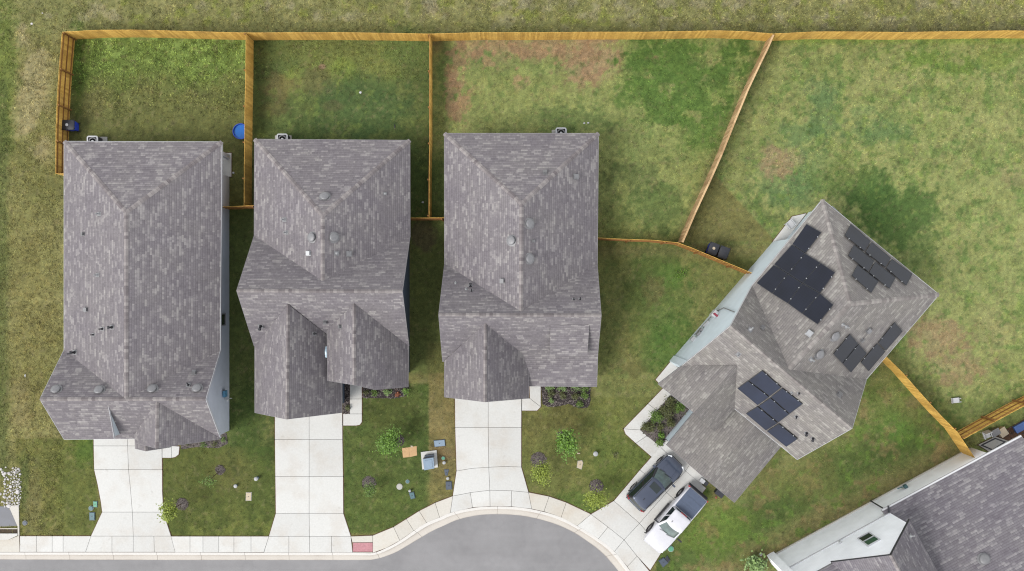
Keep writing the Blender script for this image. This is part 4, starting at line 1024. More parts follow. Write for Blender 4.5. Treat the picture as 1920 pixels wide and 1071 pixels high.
G = 'shrubs in the planting beds'
sh = [(686, 737, .22, .35, 'leaf_dark', 'small dark shrub at the path end of the second house bed'), (701, 738, .26, .4, 'leaf', 'mid-green shrub second from the path in the second house bed'),
      (726, 735, .33, .4, 'leaf_pale', 'pale leafy shrub in the middle of the second house bed'), (746, 739, .2, .28, 'leaf_orange', 'rust-orange shrub in the second house bed'),
      (760, 734, .32, .5, 'leaf_bright', 'round vivid green shrub at the right end of the second house bed'), (651, 765, .2, .4, 'leaf_dark', 'dark shrub in the narrow bed beside the second garage'),
      (1032, 727, .36, .5, 'leaf_pale', 'pale green hedge shrub nearest the path of the third house'), (1054, 727, .36, .5, 'leaf_pale', 'pale green hedge shrub under the middle of the third house eave'),
      (1078, 727, .36, .5, 'leaf_pale', 'pale green hedge shrub towards the right of the third house eave'), (1096, 728, .34, .5, 'leaf', 'last green hedge shrub at the right corner of the third house'),
      (1034, 739, .3, .45, 'leaf_dark', 'olive shrub in the second row of the third house bed, nearest the path'), (1056, 741, .3, .45, 'leaf_dark', 'olive shrub in the centre of the third house bed'),
      (1078, 743, .32, .5, 'leaf_dark', 'olive shrub right of centre in the third house bed'), (1096, 742, .34, .5, 'leaf', 'large green shrub at the right end of the third house bed'),
      (1088, 759, .28, .4, 'leaf', 'round green shrub at the front edge of the third house bed'), (1034, 752, .18, .3, 'leaf_pale', 'spiky pale plant at the front left of the third house bed')]
for k, (u, v, r, h, m, l) in enumerate(sh): shrub(u, v, r, h, m, 40 + k, l, G, n=int(900 * r), size=.085)
s4 = [(1258, 756, .5, .8, 'leaf_dark', 'shrub at the upper end of the solar-panel house bed'), (1250, 775, .62, .9, 'leaf_dark', 'large dark shrub in the middle of the solar-panel house bed'),
      (1232, 783, .5, .7, 'leaf', 'green shrub at the path side of the solar-panel house bed'), (1276, 765, .42, .8, 'leaf', 'light green shrub against the house in the solar-panel house bed'),
      (1216, 800, .48, .6, 'leaf_dark', 'dark shrub in the path corner of the solar-panel house bed'), (1239, 802, .3, .4, 'leaf_dark', 'low grey-green shrub at the front of the solar-panel house bed'),
      (1257, 793, .36, .6, 'leaf_dark', 'dark shrub under the garage wall of the solar-panel house'), (1241, 817, .24, .5, 'leaf_bright', 'small vivid green shrub near the driveway of the solar-panel house'),
      (1236, 830, .3, .5, 'leaf', 'last green shrub of the bed, touching the SUV driveway')]
for k, (u, v, r, h, m, l) in enumerate(s4): shrub(u, v, r, h, m, 70 + k, l, G, n=int(2000 * r), size=.09)
shrub(1419, 1060, .85, 1.5, 'leaf_pale', 90, 'big pale green leafy bush at the corner of the white house', n=900, size=.2, name='bush', cat='bush')
for k, (u, v, r) in enumerate(((352, 832, .24), (380, 834, .3), (402, 833, .28), (417, 824, .25))):
    shrub(u, v, r, .35, ('leaf_dark', 'leaf', 'leaf_dark', 'leaf')[k], 95 + k, ('low dull shrub nearest the path of the leftmost house', 'low olive shrub under the leftmost house gable', 'low dark shrub right of the leftmost house gable', 'low green shrub at the front corner of the leftmost house')[k], G, n=160, size=.07)
shrub(1278, 512, .65, .14, 'leaf_bright', 101, 'low bright weed clump on the lawn between the third and solar-panel houses', n=160, size=.08, name='weed_clump', cat='weed')
shrub(1152, 853, .3, .1, 'leaf_dark', 103, 'withered brown-green plant on the lawn left of the SUV driveway', n=70, size=.08, name='weed_clump', cat='weed')

# ------------------------------------------------------------------ service boxes and small things on the lawns
def lid(name, label, px, h, mat, cat='utility box', handle=True):
    pl = PL(px, h); c = (sum(p[0] for p in pl) / len(pl), sum(p[1] for p in pl) / len(pl))
    root = thing(name, label, cat, (*c, 0)); b = MB(); b.prism(inset(pl, -.025), -.02, h * .55); b.build('rim', M['conc_grey' if mat in ('util_beige',) else 'util_slate'], root)
    t = MB(); q = pl; t.prism(inset(q, .008), h * .5, h)
    t.build('lid', M[mat], root)
    d = MB(); d.box((c[0], c[1], h + .006), (.09, .035, .014), .5); d.build('pull_handle', M['black_plastic'], root)
    return root
def disc(name, label, u, v, r, h, mat, cat='valve cover'):
    c = P(u, v, h); root = thing(name, label, cat, (c.x, c.y, 0)); b = MB(); b.lathe((c.x, c.y, 0), [(r * 1.08, 0), (r * 1.08, h * .6), (r * 1.0, h * .6)], 18); b.build('rim', M['conc_grey'], root)
    t = MB(); t.lathe((c.x, c.y, h * .6), [(r * .95, 0), (r * .95, h * .3), (r * .8, h * .42)], 18); t.build('lid', M[mat], root); return root
def standpipe(label, u, v, h, r, mat, cat='standpipe'):
    c = P(u, v, h); root = thing('standpipe', label, cat, (c.x, c.y, 0)); b = MB(); b.lathe((c.x, c.y, 0), [(r, 0), (r, h * .8)], 14); b.build('pipe', M[mat], root)
    t = MB(); t.lathe((c.x, c.y, h * .78), [(r * 1.25, 0), (r * 1.3, h * .12), (r * .9, h * .2), (r * .3, h * .23)], 16); t.build('cap', M['metal_pale'], root); return root
lid('utility_box', 'mint green utility lid beside the leftmost driveway', [(174.6, 940.5), (181.8, 940.5), (181.8, 951), (175, 951)], .08, 'util_green')
disc('valve_box', 'small dark teal valve cover beside the leftmost driveway', 170, 953.5, .16, .1, 'util_teal')
lid('utility_box', 'blue-green rectangular utility lid beside the leftmost driveway', [(167.5, 961.5), (177, 961.5), (177, 975.5), (167.8, 975.5)], .08, 'util_teal')
disc('valve_box', 'small dark cover near the storm drain', 46, 981, .16, .08, 'util_slate')
standpipe('tall white-capped pipe nearest the leftmost lawn edge', 479.5, 898.5, .40, .11, 'util_blue')
standpipe('short white-capped pipe on the leftmost front lawn', 441, 912, .25, .10, 'util_teal')
lid('utility_box', 'beige concrete utility lid on the leftmost front lawn', [(461.5, 924), (471, 924), (470.5, 938.5), (461, 938.5)], .05, 'util_beige')
lid('utility_box', 'long pale blue-grey utility lid above the transformer', [(813.5, 826.5), (833.5, 824.8), (834.5, 836), (815, 838)], .10, 'util_blue')
disc('valve_box', 'green-rimmed white valve cover right of the transformer', 831, 859.5, .12, .12, 'util_green')
standpipe('grey pipe stub below the green-rimmed valve cover', 832.5, 868, .25, .09, 'util_slate')
lid('utility_box', 'narrow dark grey wedge-shaped cover by the third driveway', [(833.5, 881), (841, 881), (838.5, 891.5), (835, 891)], .04, 'util_slate')
standpipe('small white pipe cap by the third driveway', 839.5, 897.5, .2, .08, 'util_white')
lid('utility_box', 'dark slate utility lid at the lower corner of the second front lawn', [(836.2, 904), (846.3, 903.5), (847, 917.5), (836.5, 918)], .09, 'util_slate')
disc('valve_box', 'round grey concrete cover on the second front lawn', 749, 912.8, .20, .05, 'conc_grey')
disc('valve_box', 'small round teal cover on the second front lawn', 764, 903.2, .13, .05, 'util_teal')
lid('utility_box', 'teal utility lid with a white post beside it on the second front lawn', [(767, 924.5), (775.5, 923), (778, 934), (770.5, 936)], .10, 'util_teal')
standpipe('short white post beside the teal utility lid', 768, 921, .3, .07, 'util_white')
lid('utility_box', 'cream utility lid below the bright green tree of the third lawn', [(1083.8, 865), (1091, 863.8), (1093, 868), (1090, 879.8), (1082, 876.5)], .05, 'util_beige')
standpipe('white round-capped pipe on the third front lawn', 1117, 851.5, .35, .13, 'util_blue')
lid('utility_box', 'dark grey utility box by the driveway mouth in front of the pickup', [(1235.5, 1052), (1244.5, 1046.5), (1253, 1055.5), (1243.5, 1063.8)], .1, 'util_slate')
lid('utility_box', 'small black and white meter lid touching the dark box before the pickup', [(1247, 1048.5), (1251.5, 1043.5), (1256, 1051), (1252, 1054.5)], .09, 'metal_dark')
disc('valve_box', 'green valve cover on the grass beside the pickup hood', 1258, 1029.5, .2, .08, 'util_green')
# transformer on its pad
tr = thing('transformer', 'blue-grey pad-mounted transformer on a white concrete pad', 'transformer', tuple(P(804, 866)))
mb = MB(); mb.prism(PL([(789, 848), (818.5, 844.5), (821, 876.5), (791.8, 880.5)], .1), -.02, .1); mb.build('pad', M['conc'], tr)
bp = PL([(795, 856.5), (813.5, 854), (815, 873.5), (797, 876.5)], 0)
mb = MB(); mb.prism(bp, .1, .62); mb.build('cabinet', M['metal_grey'], tr)
top = PL([(792.8, 861), (812.6, 858.2), (814.4, 878.5), (795.5, 882)], .74)
lo_ = PL([(792.8, 861), (812.6, 858.2), (814.4, 878.5), (795.5, 882)], .74)
mb = MB(); mb.prism(inset(top, .0), .6, .74); mb.prism(inset(top, .12), .74, .765); mb.build('lid', M['util_blue'], tr)
bx = PL([(796, 854.5), (813, 852.3), (813.5, 857), (796.5, 859)], .4); mb = MB(); mb.prism(bx, .1, .45); mb.build('terminal_box', M['util_slate'], tr)
# cardboard sheet
cs = thing('cardboard_sheet', 'flattened tan cardboard box lying on the second front lawn', 'cardboard', tuple(P(768, 848)))
mb = MB(); mb.prism(PL([(753.6, 840.5), (766.5, 838.8), (767.2, 857.3), (755.6, 858.3)], .03), .01, .034); mb.prism(PL([(766.9, 838.8), (781, 836.5), (782, 854), (767.6, 857.3)], .03), .008, .03); mb.build('sheet', M['cardboard'], cs)
mb = MB(); mb.prism(PL([(769.5, 835.5), (774, 836), (773.5, 839), (770.5, 839)], .03), .02, .036); mb.build('flap', M['util_beige'], cs)
def litter(label, u, v, w, d, mat, rot=.4, cat='litter'):
    c = P(u, v, .04); root = thing('litter', label, cat, (c.x, c.y, 0)); mb = MB(); rr = random.Random(int(u))
    n = 7; ring = [(c.x + math.cos(rot + 6.283 * k / n) * w * rr.uniform(.7, 1), c.y + math.sin(rot + 6.283 * k / n) * d * rr.uniform(.7, 1)) for k in range(n)]
    for k in range(n): mb.faces([(*ring[k], .02 + .03 * rr.random()), (*ring[(k + 1) % n], .02 + .03 * rr.random()), (c.x, c.y, .06)], [[0, 1, 2]])
    mb.build('scrap', M[mat], root); return root
litter('white scrap lying alone on the second back lawn', 676, 173.5, .11, .10, 'util_white')
litter('narrow dark strip lying on the second back lawn', 740, 237, .05, .2, 'metal_dark', 1.2)
litter('left of two pale scraps behind the third house', 1095.5, 231, .10, .06, 'util_white')
litter('right of two pale scraps behind the third house', 1103, 230.5, .10, .06, 'util_white')
litter('white scrap on the verge left of the leftmost house', 47, 704.5, .07, .14, 'util_white')
litter('pale scrap below the bright green tree of the third lawn', 1085, 850.5, .13, .06, 'util_beige')
litter('pale scrap beside the narrow passage fence', 793, 379.5, .1, .08, 'util_white')
litter('white ball-like scrap beside the patio of the leftmost house', 437.5, 324, .09, .09, 'util_white')
litter('pale stone-like scrap near the white house bush', 1426.5, 1040, .18, .14, 'conc_grey')
litter('reddish scrap on the grass behind the pickup', 1343, 933, .1, .12, 'leaf_orange')

# air conditioners
def ac(label, u, v, pad):
    h = .85; c = P(u, v, h); root = thing('air_conditioner', label, 'air conditioner', (c.x, c.y, 0), 0, 'air conditioners behind the houses')
    mb = MB(); mb.prism(PL(pad), -.02, .08); mb.build('pad', M['conc_grey'], root)
    s = .38; ring = [(c.x + (s if 1 else s) * math.copysign(min(1, abs(1.25 * math.cos(t))), math.cos(t)), c.y + s * math.copysign(min(1, abs(1.25 * math.sin(t))), math.sin(t))) for t in [6.283 * (k + .5) / 24 for k in range(24)]]
    mb = MB(); mb.prism(inset(ring, .02), .08, .78); mb.build('coil_casing', M['metal_dark'], root)
    mb = MB(); q = inset(ring, .09); n = len(ring)
    a = sum(ring[i][0] * ring[(i + 1) % n][1] - ring[(i + 1) % n][0] * ring[i][1] for i in range(n)); rg = ring if a > 0 else ring[::-1]
    mb.faces([(*p, .78) for p in rg] + [(*p, h) for p in rg] + [(*p, h) for p in q], [[i, (i + 1) % n, n + (i + 1) % n, n + i] for i in range(n)] + [[n + i, n + (i + 1) % n, 2 * n + (i + 1) % n, 2 * n + i] for i in range(n)])
    mb.build('top_cover', M['util_white'], root)
    mb = MB(); mb.lathe((c.x, c.y, .77), [(.29, 0), (.29, .03), (.27, .04)], 24)
    for k in range(5): mb.lathe((c.x, c.y, .80), [(.06 + k * .05, 0), (.06 + k * .05, .02), (.045 + k * .05, .02)], 24)
    mb.build('fan_grille', M['metal_grey'], root)
    mb = MB(); mb.lathe((c.x, c.y, .82), [(.09, 0), (.09, .02), (.07, .03)], 16); mb.build('fan_hub', M['util_white'], root)
    return root
ac('white-topped air conditioner behind the leftmost house', 173, 265, [(164, 257), (201.5, 257), (201.5, 272), (164, 272)])
ac('air conditioner behind the second house', 529, 261, [(516, 254.5), (547, 254.5), (547, 268), (516, 268)])
ac('air conditioner behind the third house', 1052, 249.5, [(1034.5, 244), (1063, 244), (1063, 256), (1034.5, 256)])

# wheeled bins
def cart(label, u, v, rz, body, lidm, sticker=None):
    h = 1.08; c = P(u, v, h); root = thing('wheeled_bin', label, 'wheeled bin', (c.x, c.y, 0), rz, 'wheeled rubbish and recycling bins')
    mb = MB(); b0, b1 = (.26, .30), (.31, .38)
    ring = lambda s, z: [(-s[0], -s[1], z), (s[0], -s[1], z), (s[0], s[1], z), (-s[0], s[1], z)]
    mb.faces(ring(b0, .06) + ring(b1, .98) + ring((b1[0] + .02, b1[1] + .02), .98) + ring((b1[0] + .02, b1[1] + .02), 1.02), [[3, 2, 1, 0]] + [[4 * k + i, 4 * k + (i + 1) % 4, 4 * k + 4 + (i + 1) % 4, 4 * k + 4 + i] for k in range(3) for i in range(4)])
    mb.build('body', M[body], root, True)
    mb = MB(); g = 6; vs = []
    for i in range(g + 1):
        for j in range(g + 1):
            x = (i / g - .5) * .68; y = (j / g - .5) * .84; vs.append((x, y, 1.03 + .055 * (1 - (2 * i / g - 1) ** 2) * (1 - (2 * j / g - 1) ** 2) ** .5))
    mb.faces(vs, [[i * (g + 1) + j, (i + 1) * (g + 1) + j, (i + 1) * (g + 1) + j + 1, i * (g + 1) + j + 1] for i in range(g) for j in range(g)])
    mb.box((0, 0, 1.025), (.69, .85, .02)); mb.build('lid', M[lidm], root, True, True)
    mb = MB(); mb.tube([(-.26, -.42, .98), (.26, -.42, .98)], .018); mb.box((-.24, -.39, .97), (.05, .1, .04)); mb.box((.24, -.39, .97), (.05, .1, .04)); mb.build('handle', M[lidm], root, True)
    for sx in (-1, 1):
        mb = MB(); mb.lathe((sx * .27 - .03, -.3, .12), [(.12, 0), (.12, .06)], 14, axis=(1, 0, 0)); mb.build('wheel', M['rubber'], root, True)
    if sticker: mb = MB(); mb.lathe((0, .05, 1.085), [(.10, 0), (.10, .006)], 16); mb.build('sticker', M[sticker], root, True)
    return root
b1 = cart('blue recycling bin with a black lid against the left side fence', 126.5, 234, R(90), 'blue_deep', 'black_plastic', 'util_white')
cart('blue wheeled bin with a pale round sticker on its dark lid', 1338, 467, R(-20), 'blue_deep', 'black_plastic', 'util_beige')
cart('plain black wheeled bin next to the blue one behind the solar-panel house fence', 1357.5, 474, R(-20), 'black_plastic', 'black_plastic')
# paddling pool
c = P(453, 247.5); pp = thing('paddling_pool', 'round blue paddling pool half hidden by the side fence', 'paddling pool', (c.x, c.y, 0))
mb = MB(); mb.lathe((c.x, c.y, 0), [(.50, .01), (.535, .22), (.55, .24), (.53, .25), (.505, .235), (.49, .02)], 36); mb.build('wall', M['blue_plastic'], pp, smooth=False)
mb = MB(); mb.lathe((c.x, c.y, .05), [(.485, 0), (.495, .06)], 36); mb.build('water', M['pool_water'], pp)
# patio slabs and things on them
slabs('patio', 'concrete patio slab under the corner of the leftmost house', [[(385, 287), (434.5, 287), (434.5, 332), (385, 332)]], .06, 'conc')
slabs('patio', 'pale patio slab beside the two-storey house wall', [[(1485, 406), (1512, 400), (1465, 462), (1448.5, 453)]], .06, 'conc')
slabs('patio', 'pale porch slab showing past the front corner of the two-storey house', [[(1229, 712), (1257, 678), (1285, 700), (1250, 734)]], .06, 'conc')
def garden_chair(label, u, v, rz, mat, cat='chair'):
    c = P(u, v, .3); root = thing('garden_chair', label, cat, (c.x, c.y, 0), rz)
    mb = MB(); mb.box((0, 0, .42), (.48, .46, .04)); mb.build('seat', M[mat], root, True)
    mb = MB(); mb.box((0, -.24, .68), (.46, .04, .5), tilt=Matrix.Rotation(-.2, 3, 'X')); mb.build('backrest', M[mat], root, True)
    for sx in (-1, 1):
        mb = MB(); mb.box((sx * .25, 0, .6), (.05, .46, .04)); mb.build('armrest', M[mat], root, True)
        for sy in (-1, 1): mb = MB(); mb.tube([(sx * .22, sy * .2, .06), (sx * .22, sy * .2, .42)], .02); mb.build('leg', M[mat], root, True)
    return root
garden_chair('white garden chair on the patio slab of the two-storey house', 1480, 421, R(40), 'util_white')
def lounger(label, u, v, rz):
    c = P(u, v, .2); root = thing('toy_lounger', label, 'lounger', (c.x, c.y, 0), rz)
    mb = MB(); mb.box((0, 0, .22), (1.0, .5, .05)); mb.build('seat', M['util_white'], root, True)
    mb = MB(); mb.box((-.45, 0, .38), (.3, .5, .04), tilt=Matrix.Rotation(.7, 3, 'Y')); mb.build('backrest', M['metal_pale'], root, True)
    for sx in (-1, 1):
        for sy in (-1, 1): mb = MB(); mb.tube([(sx * .4, sy * .2, 0), (sx * .4, sy * .2, .22)], .025); mb.build('leg', M['util_white'], root, True)
    for sy in (-1, 1): mb = MB(); mb.box((.55, sy * .17, .3), (.2, .08, .16)); mb.build('armrest', M['metal_pale'], root, True)
    return root
lo5 = lounger('small pale plastic lounger on the grass of the widest back yard', 1791.5, 751, R(5)); lo5.scale = (.55, .7, .8)
M['tarp_blue'] = plain('faded_blue', S(84, 120, 190), .5, var=.1)
# patio of the white house
slabs('patio', 'grey patio slab behind the white house', [[(1833, 834), (1866, 818), (1894, 828), (1862, 852)]], .06, 'conc_grey')
mt = thing('patio_mat', 'dark edged mat on the patio of the white house', 'mat', tuple(P(1862, 833)))
mb = MB(); pl = PL([(1838, 835), (1866, 821), (1887, 828.5), (1861, 845)], .075); mb.prism(pl, .062, .075); mb.build('mat_edge', M['metal_dark'], mt)
mb = MB(); mb.prism(inset(pl, .09), .07, .082); mb.build('mat_field', M['conc_grey'], mt)
garden_chair('white chair at the far edge of the white house patio', 1848, 815, R(200), 'util_white')
def crate(label, u, v, s, rz, mat):
    c = P(u, v, s[2]); root = thing('storage_box', label, 'storage box', (c.x, c.y, 0), rz); mb = MB(); mb.box((0, 0, s[2] / 2), s); mb.build('body', M[mat], root, True)
    mb = MB(); mb.box((0, 0, s[2] + .015), (s[0] + .05, s[1] + .05, .04)); mb.build('lid', M[mat], root, True); return root
crate('grey-green storage box on the soil behind the white house', 1867, 811, (.55, .4, .45), .5, 'metal_grey')
crate('cream storage box next to the grey-green one behind the white house', 1881, 810.5, (.5, .55, .4), .6, 'util_beige')
crate('long blue box at the right edge behind the white house', 1922, 797, (1.5, .45, .28), .5, 'tarp_blue')
bed('bare brown soil strip behind the white house', [(1828, 838), (1920, 786), (1960, 800), (1960, 830), (1868, 850), (1894, 829), (1866, 817)], 9, 'soil', 120)
# things by the garage of the solar-panel house
crate('black and white box at the garage front of the solar-panel house', 1317, 902, (.3, .22, .35), R(-38), 'util_white')
crate('black box at the garage front behind the pickup tailgate', 1322.5, 906, (.32, .26, .3), R(-38), 'black_plastic')
crate('dark box stored at the far corner of the garage front', 1350, 925, (.55, .4, .5), R(-38), 'black_plastic')
# ------------------------------------------------------------------ vehicles
def paint(name, c, rough=.28, metal=.3):
    return plain(name, c, rough, metal, .04, 3, .7)
M['paint_suv'] = paint('paint_dark_blue_grey', (.040, .050, .078, 1), .32, .35)
M['paint_white'] = paint('paint_white', S(226, 226, 232), .3, 0)
M['car_glass'] = plain('car_glass', (.010, .016, .016, 1), .05, var=0, spec=.7)
M['screen_glass'] = plain('windscreen_glass', (.05, .075, .07, 1), .06, .0, .35, 3, spec=.7)
M['tonneau'] = plain('tonneau_cover', S(92, 104, 126), .42, .2, .08, 5)
M['trim'] = plain('black_trim', (.012, .012, .014, 1), .45, var=.2)
M['tail'] = plain('tail_light', (.30, .012, .015, 1), .2, var=.1)
M['lamp'] = plain('head_light', (.6, .62, .64, 1), .1, .2, .05)
M['chrome'] = plain('chrome', (.55, .55, .57, 1), .15, .9, .05)

def body_loft(mb, st):
    """st: (x, half width, bottom, top, crown)"""
    rings = []
    for x, w, zb, zt, cr in st:
        half = [(w * .93, zb), (w * .99, zb + (zt - zb) * .18), (w, zb + (zt - zb) * .5), (w * .985, zt - .16), (w * .955, zt - .06), (w * .88, zt - .005), (w * .6, zt + cr * .7), (w * .3, zt + cr * .95)]
        rings.append([(x, -y, z) for y, z in half] + [(x, 0, zt + cr)] + [(x, y, z) for y, z in reversed(half)])
    n = len(rings[0]); vs = [p for r in rings for p in r]; fs = []
    for i in range(len(rings) - 1):
        for k in range(n - 1): fs.append([i * n + k, i * n + k + 1, (i + 1) * n + k + 1, (i + 1) * n + k][::-1])
        fs.append([i * n + n - 1, i * n, (i + 1) * n, (i + 1) * n + n - 1][::-1])
    fs.append(list(range(n))); fs.append([(len(rings) - 1) * n + k for k in range(n - 1, -1, -1)])
    mb.faces(vs, fs)
SEG = [('front', 8), ('fl', 4), ('left', 12), ('rl', 4), ('rear', 8), ('rr', 4), ('right', 12), ('fr', 4)]
def ring(xf, xr, hw, z, bow, rbow, rad):
    pts = []; tags = []
    y0 = hw - rad
    fx = lambda y: xf - bow * (y / hw) ** 2
    rx = lambda y: xr + rbow * (y / hw) ** 2
    for k in range(8): y = lerp(-y0, y0, k / 8); pts.append((fx(y), y, z)); tags.append('front')
    cx, cy = fx(y0) - rad, y0
    for k in range(4): a = R(90) * k / 4; pts.append((cx + rad * math.cos(a), cy + rad * math.sin(a), z)); tags.append('fl')
    x1 = rx(y0) + rad
    for k in range(12): pts.append((lerp(cx, x1, k / 12), hw, z)); tags.append('left')
    for k in range(4): a = R(90) + R(90) * k / 4; pts.append((x1 + rad * math.cos(a), y0 + rad * math.sin(a), z)); tags.append('rl')
    for k in range(8): y = lerp(y0, -y0, k / 8); pts.append((rx(y), y, z)); tags.append('rear')
    for k in range(4): a = R(180) + R(90) * k / 4; pts.append((x1 + rad * math.cos(a), -y0 + rad * math.sin(a), z)); tags.append('rr')
    for k in range(12): pts.append((lerp(x1, cx, k / 12), -hw, z)); tags.append('right')
    for k in range(4): a = R(270) + R(90) * k / 4; pts.append((cx + rad * math.cos(a), -y0 + rad * math.sin(a), z)); tags.append('fr')
    return pts, tags
def greenhouse(root, lv, mats, roof_name, zc, glass_top=1):
    """lv: ring args from the belt line up; the lower rows are glass, the rest is roof"""
    R_ = [ring(*a) for a in lv]; tags = R_[0][1]; n = len(tags)
    parts = {k: MB() for k in ('windscreen', 'rear_window', 'left', 'right', 'roof', 'pillar')}
    for i in range(len(R_) - 1):
        for k in range(n):
            a, b = R_[i][0], R_[i + 1][0]; q = [a[k], a[(k + 1) % n], b[(k + 1) % n], b[k]]
            t = tags[k]
            if i >= glass_top: d = 'roof'
            elif t == 'front': d = 'windscreen'
            elif t == 'rear': d = 'rear_window'
            elif t in ('left', 'right'):
                idx = k - tags.index(t); d = 'pillar' if idx in ((5,) if t == 'left' else (6,)) else t
            else: d = 'pillar'
            parts[d].faces(q, [[0, 1, 2, 3]])
    top = R_[-1][0]; cx = sum(p[0] for p in top) / n
    r2 = [(cx + (p[0] - cx) * .6, p[1] * .6, lerp(p[2], zc, .75)) for p in top]
    parts['roof'].faces(top + r2 + [(cx, 0, zc)], [[k, (k + 1) % n, n + (k + 1) % n, n + k] for k in range(n)] + [[n + k, n + (k + 1) % n, 2 * n] for k in range(n)])
    def merge(m, name, mat, smooth=True):
        o = m.build(name, M[mat], root, True, smooth)
        import bmesh
        bm = bmesh.new(); bm.from_mesh(o.data); bmesh.ops.remove_doubles(bm, verts=bm.verts, dist=.0005); bm.to_mesh(o.data); bm.free(); 
        if smooth: o.data.polygons.foreach_set('use_smooth', [True] * len(o.data.polygons))
        return o
    merge(parts['windscreen'], 'windscreen', mats[1]); merge(parts['rear_window'], 'rear_window', mats[0])
    merge(parts['left'], 'side_window', mats[0]); merge(parts['right'], 'side_window', mats[0])
    merge(parts['pillar'], 'pillars', mats[3]); return merge(parts['roof'], roof_name, mats[2])
def wheel(root, x, y, r=.35, w=.22):
    m = MB(); s = 1 if y > 0 else -1
    m.lathe((x, y - s * w, r), [(r * .9, 0), (r, .03), (r, w - .03), (r * .9, w), (r * .62, w - .01), (r * .6, w - .05)], 24, axis=(0, s, 0))
    o = m.build('wheel', M['rubber'], root, True)
    q = MB(); q.lathe((x, y - s * .07, r), [(r * .6, 0), (r * .58, .03), (r * .2, .05), (r * .12, .06)], 20, axis=(0, s, 0))
    q.build('rim', M['steel'], o, True); return o
def fin(o):
    o.data.polygons.foreach_set('use_smooth', [True] * len(o.data.polygons)); return o

suv = thing('parked_suv', 'dark blue-grey SUV with a sunroof, parked nose to the garage', 'car', tuple(P(1226, 901)), math.atan2(.70, .70))
mb = MB()
body_loft(mb, [(-2.13, .66, .38, .86, .02), (-2.08, .74, .32, .98, .02), (-1.95, .81, .27, 1.02, .02), (-1.5, .855, .25, 1.04, .02), (-.6, .86, .24, 1.03, .02), (.5, .86, .24, 1.02, .03),
               (.95, .86, .25, 1.02, .06), (1.35, .85, .26, .985, .08), (1.7, .82, .28, .93, .085), (1.95, .75, .3, .86, .08), (2.07, .66, .34, .78, .06), (2.13, .52, .40, .68, .04)])
fin(mb.build('body', M['paint_suv'], suv, True))
rf = greenhouse(suv, [(1.02, -2.06, .80, 1.03, .22, .08, .14), (.30, -1.86, .64, 1.52, .16, .07, .12), (.20, -1.84, .60, 1.575, .14, .07, .12), (.10, -1.78, .54, 1.60, .12, .07, .12)], ['car_glass', 'screen_glass', 'paint_suv', 'trim'], 'roof_panel', 1.645)
mb = MB(); mb.prism([(-.45, -.36), (.02, -.36), (.02, .36), (-.45, .36)], 1.63, 1.652); mb.build('sunroof', M['car_glass'], rf, True)
for s in (-1, 1):
    mb = MB(); mb.tube([(.0, s * .575, 1.60), (-.8, s * .60, 1.645), (-1.65, s * .57, 1.60)], .022); mb.build('roof_rail', M['trim'], rf, True)
    mb = MB(); mb.box((.74, s * .955, 1.06), (.13, .19, .13)); mb.box((.76, s * .88, 1.02), (.06, .14, .05)); mb.build('wing_mirror', M['paint_suv'], suv, True)
    mb = MB(); mb.box((-2.00, s * .64, .93), (.12, .22, .18), rot=-s * .5); mb.box((-1.93, s * .76, .95), (.16, .08, .14), rot=-s * .25); mb.build('tail_light', M['tail'], suv, True)
    mb = MB(); mb.box((1.97, s * .58, .78), (.18, .26, .12), rot=s * .7); mb.build('headlight', M['lamp'], suv, True)
    mb = MB()
    mb.tube([(1.05, s * .42, 1.075), (1.5, s * .38, 1.045), (1.9, s * .28, .955)], .010, 5); mb.build('hood_crease', M['paint_suv'], suv, True)
    for x in (-1.30, 1.28):
        wheel(suv, x, s * .845, .34)
        mb = MB(); ar = [(x + .42 * math.cos(a), s * .862, .34 + .42 * math.sin(a)) for a in [R(k * 18) for k in range(11)]]; mb.tube(ar, .03, 6); mb.build('wheel_arch', M['trim'], suv, True)
mb = MB(); mb.box((-2.1, 0, .45), (.14, 1.3, .2)); mb.box((-1.95, 0, 1.08), (.1, 1.0, .03)); mb.build('rear_bumper', M['trim'], suv, True)
mb = MB(); mb.box((2.1, 0, .5), (.12, 1.0, .18)); mb.build('grille', M['trim'], suv, True)
mb = MB(); mb.box((-1.3, 0, 1.655), (.14, .03, .035)); mb.build('antenna', M['trim'], rf, True)
mb = MB(); mb.tube([(1.0, -.5, 1.085), (.9, .1, 1.13)], .012); mb.tube([(1.0, .1, 1.09), (.88, .55, 1.14)], .012); mb.build('wiper', M['trim'], suv, True)

pk = thing('pickup_truck', 'white pickup truck with a slate tonneau cover over its bed, parked nose to the street', 'pickup', tuple(P(1262, 969)), math.atan2(-.76, -.65))
mb = MB()
body_loft(mb, [(-2.44, .80, .42, 1.02, .0), (-2.38, .85, .36, 1.10, .0), (-1.6, .88, .34, 1.12, .0), (-.7, .88, .32, 1.12, .0), (.3, .88, .32, 1.08, .02), (1.05, .88, .33, 1.10, .05), (1.5, .87, .34, 1.09, .075),
               (1.95, .85, .36, 1.06, .075), (2.25, .80, .38, 1.0, .06), (2.38, .73, .42, .92, .05), (2.44, .62, .46, .80, .03)])
fin(mb.build('body', M['paint_white'], pk, True))
rf = greenhouse(pk, [(1.16, -.74, .80, 1.10, .22, .02, .12), (.52, -.68, .68, 1.60, .14, .02, .11), (.42, -.67, .64, 1.66, .12, .02, .11), (.32, -.64, .58, 1.69, .10, .02, .1)], ['car_glass', 'screen_glass', 'paint_white', 'paint_white'], 'cab_roof', 1.73)
mb = MB()
for a, b in ((-2.36, -1.88), (-1.87, -1.33), (-1.32, -.78)): mb.prism([(a, -.74), (b, -.74), (b, .74), (a, .74)], 1.1, 1.155)
mb.build('tonneau_cover', M['tonneau'], pk, True)
mb = MB(); mb.box((-.70, 0, 1.60), (.04, .5, .05)); mb.build('third_brake_light', M['tail'], pk, True)
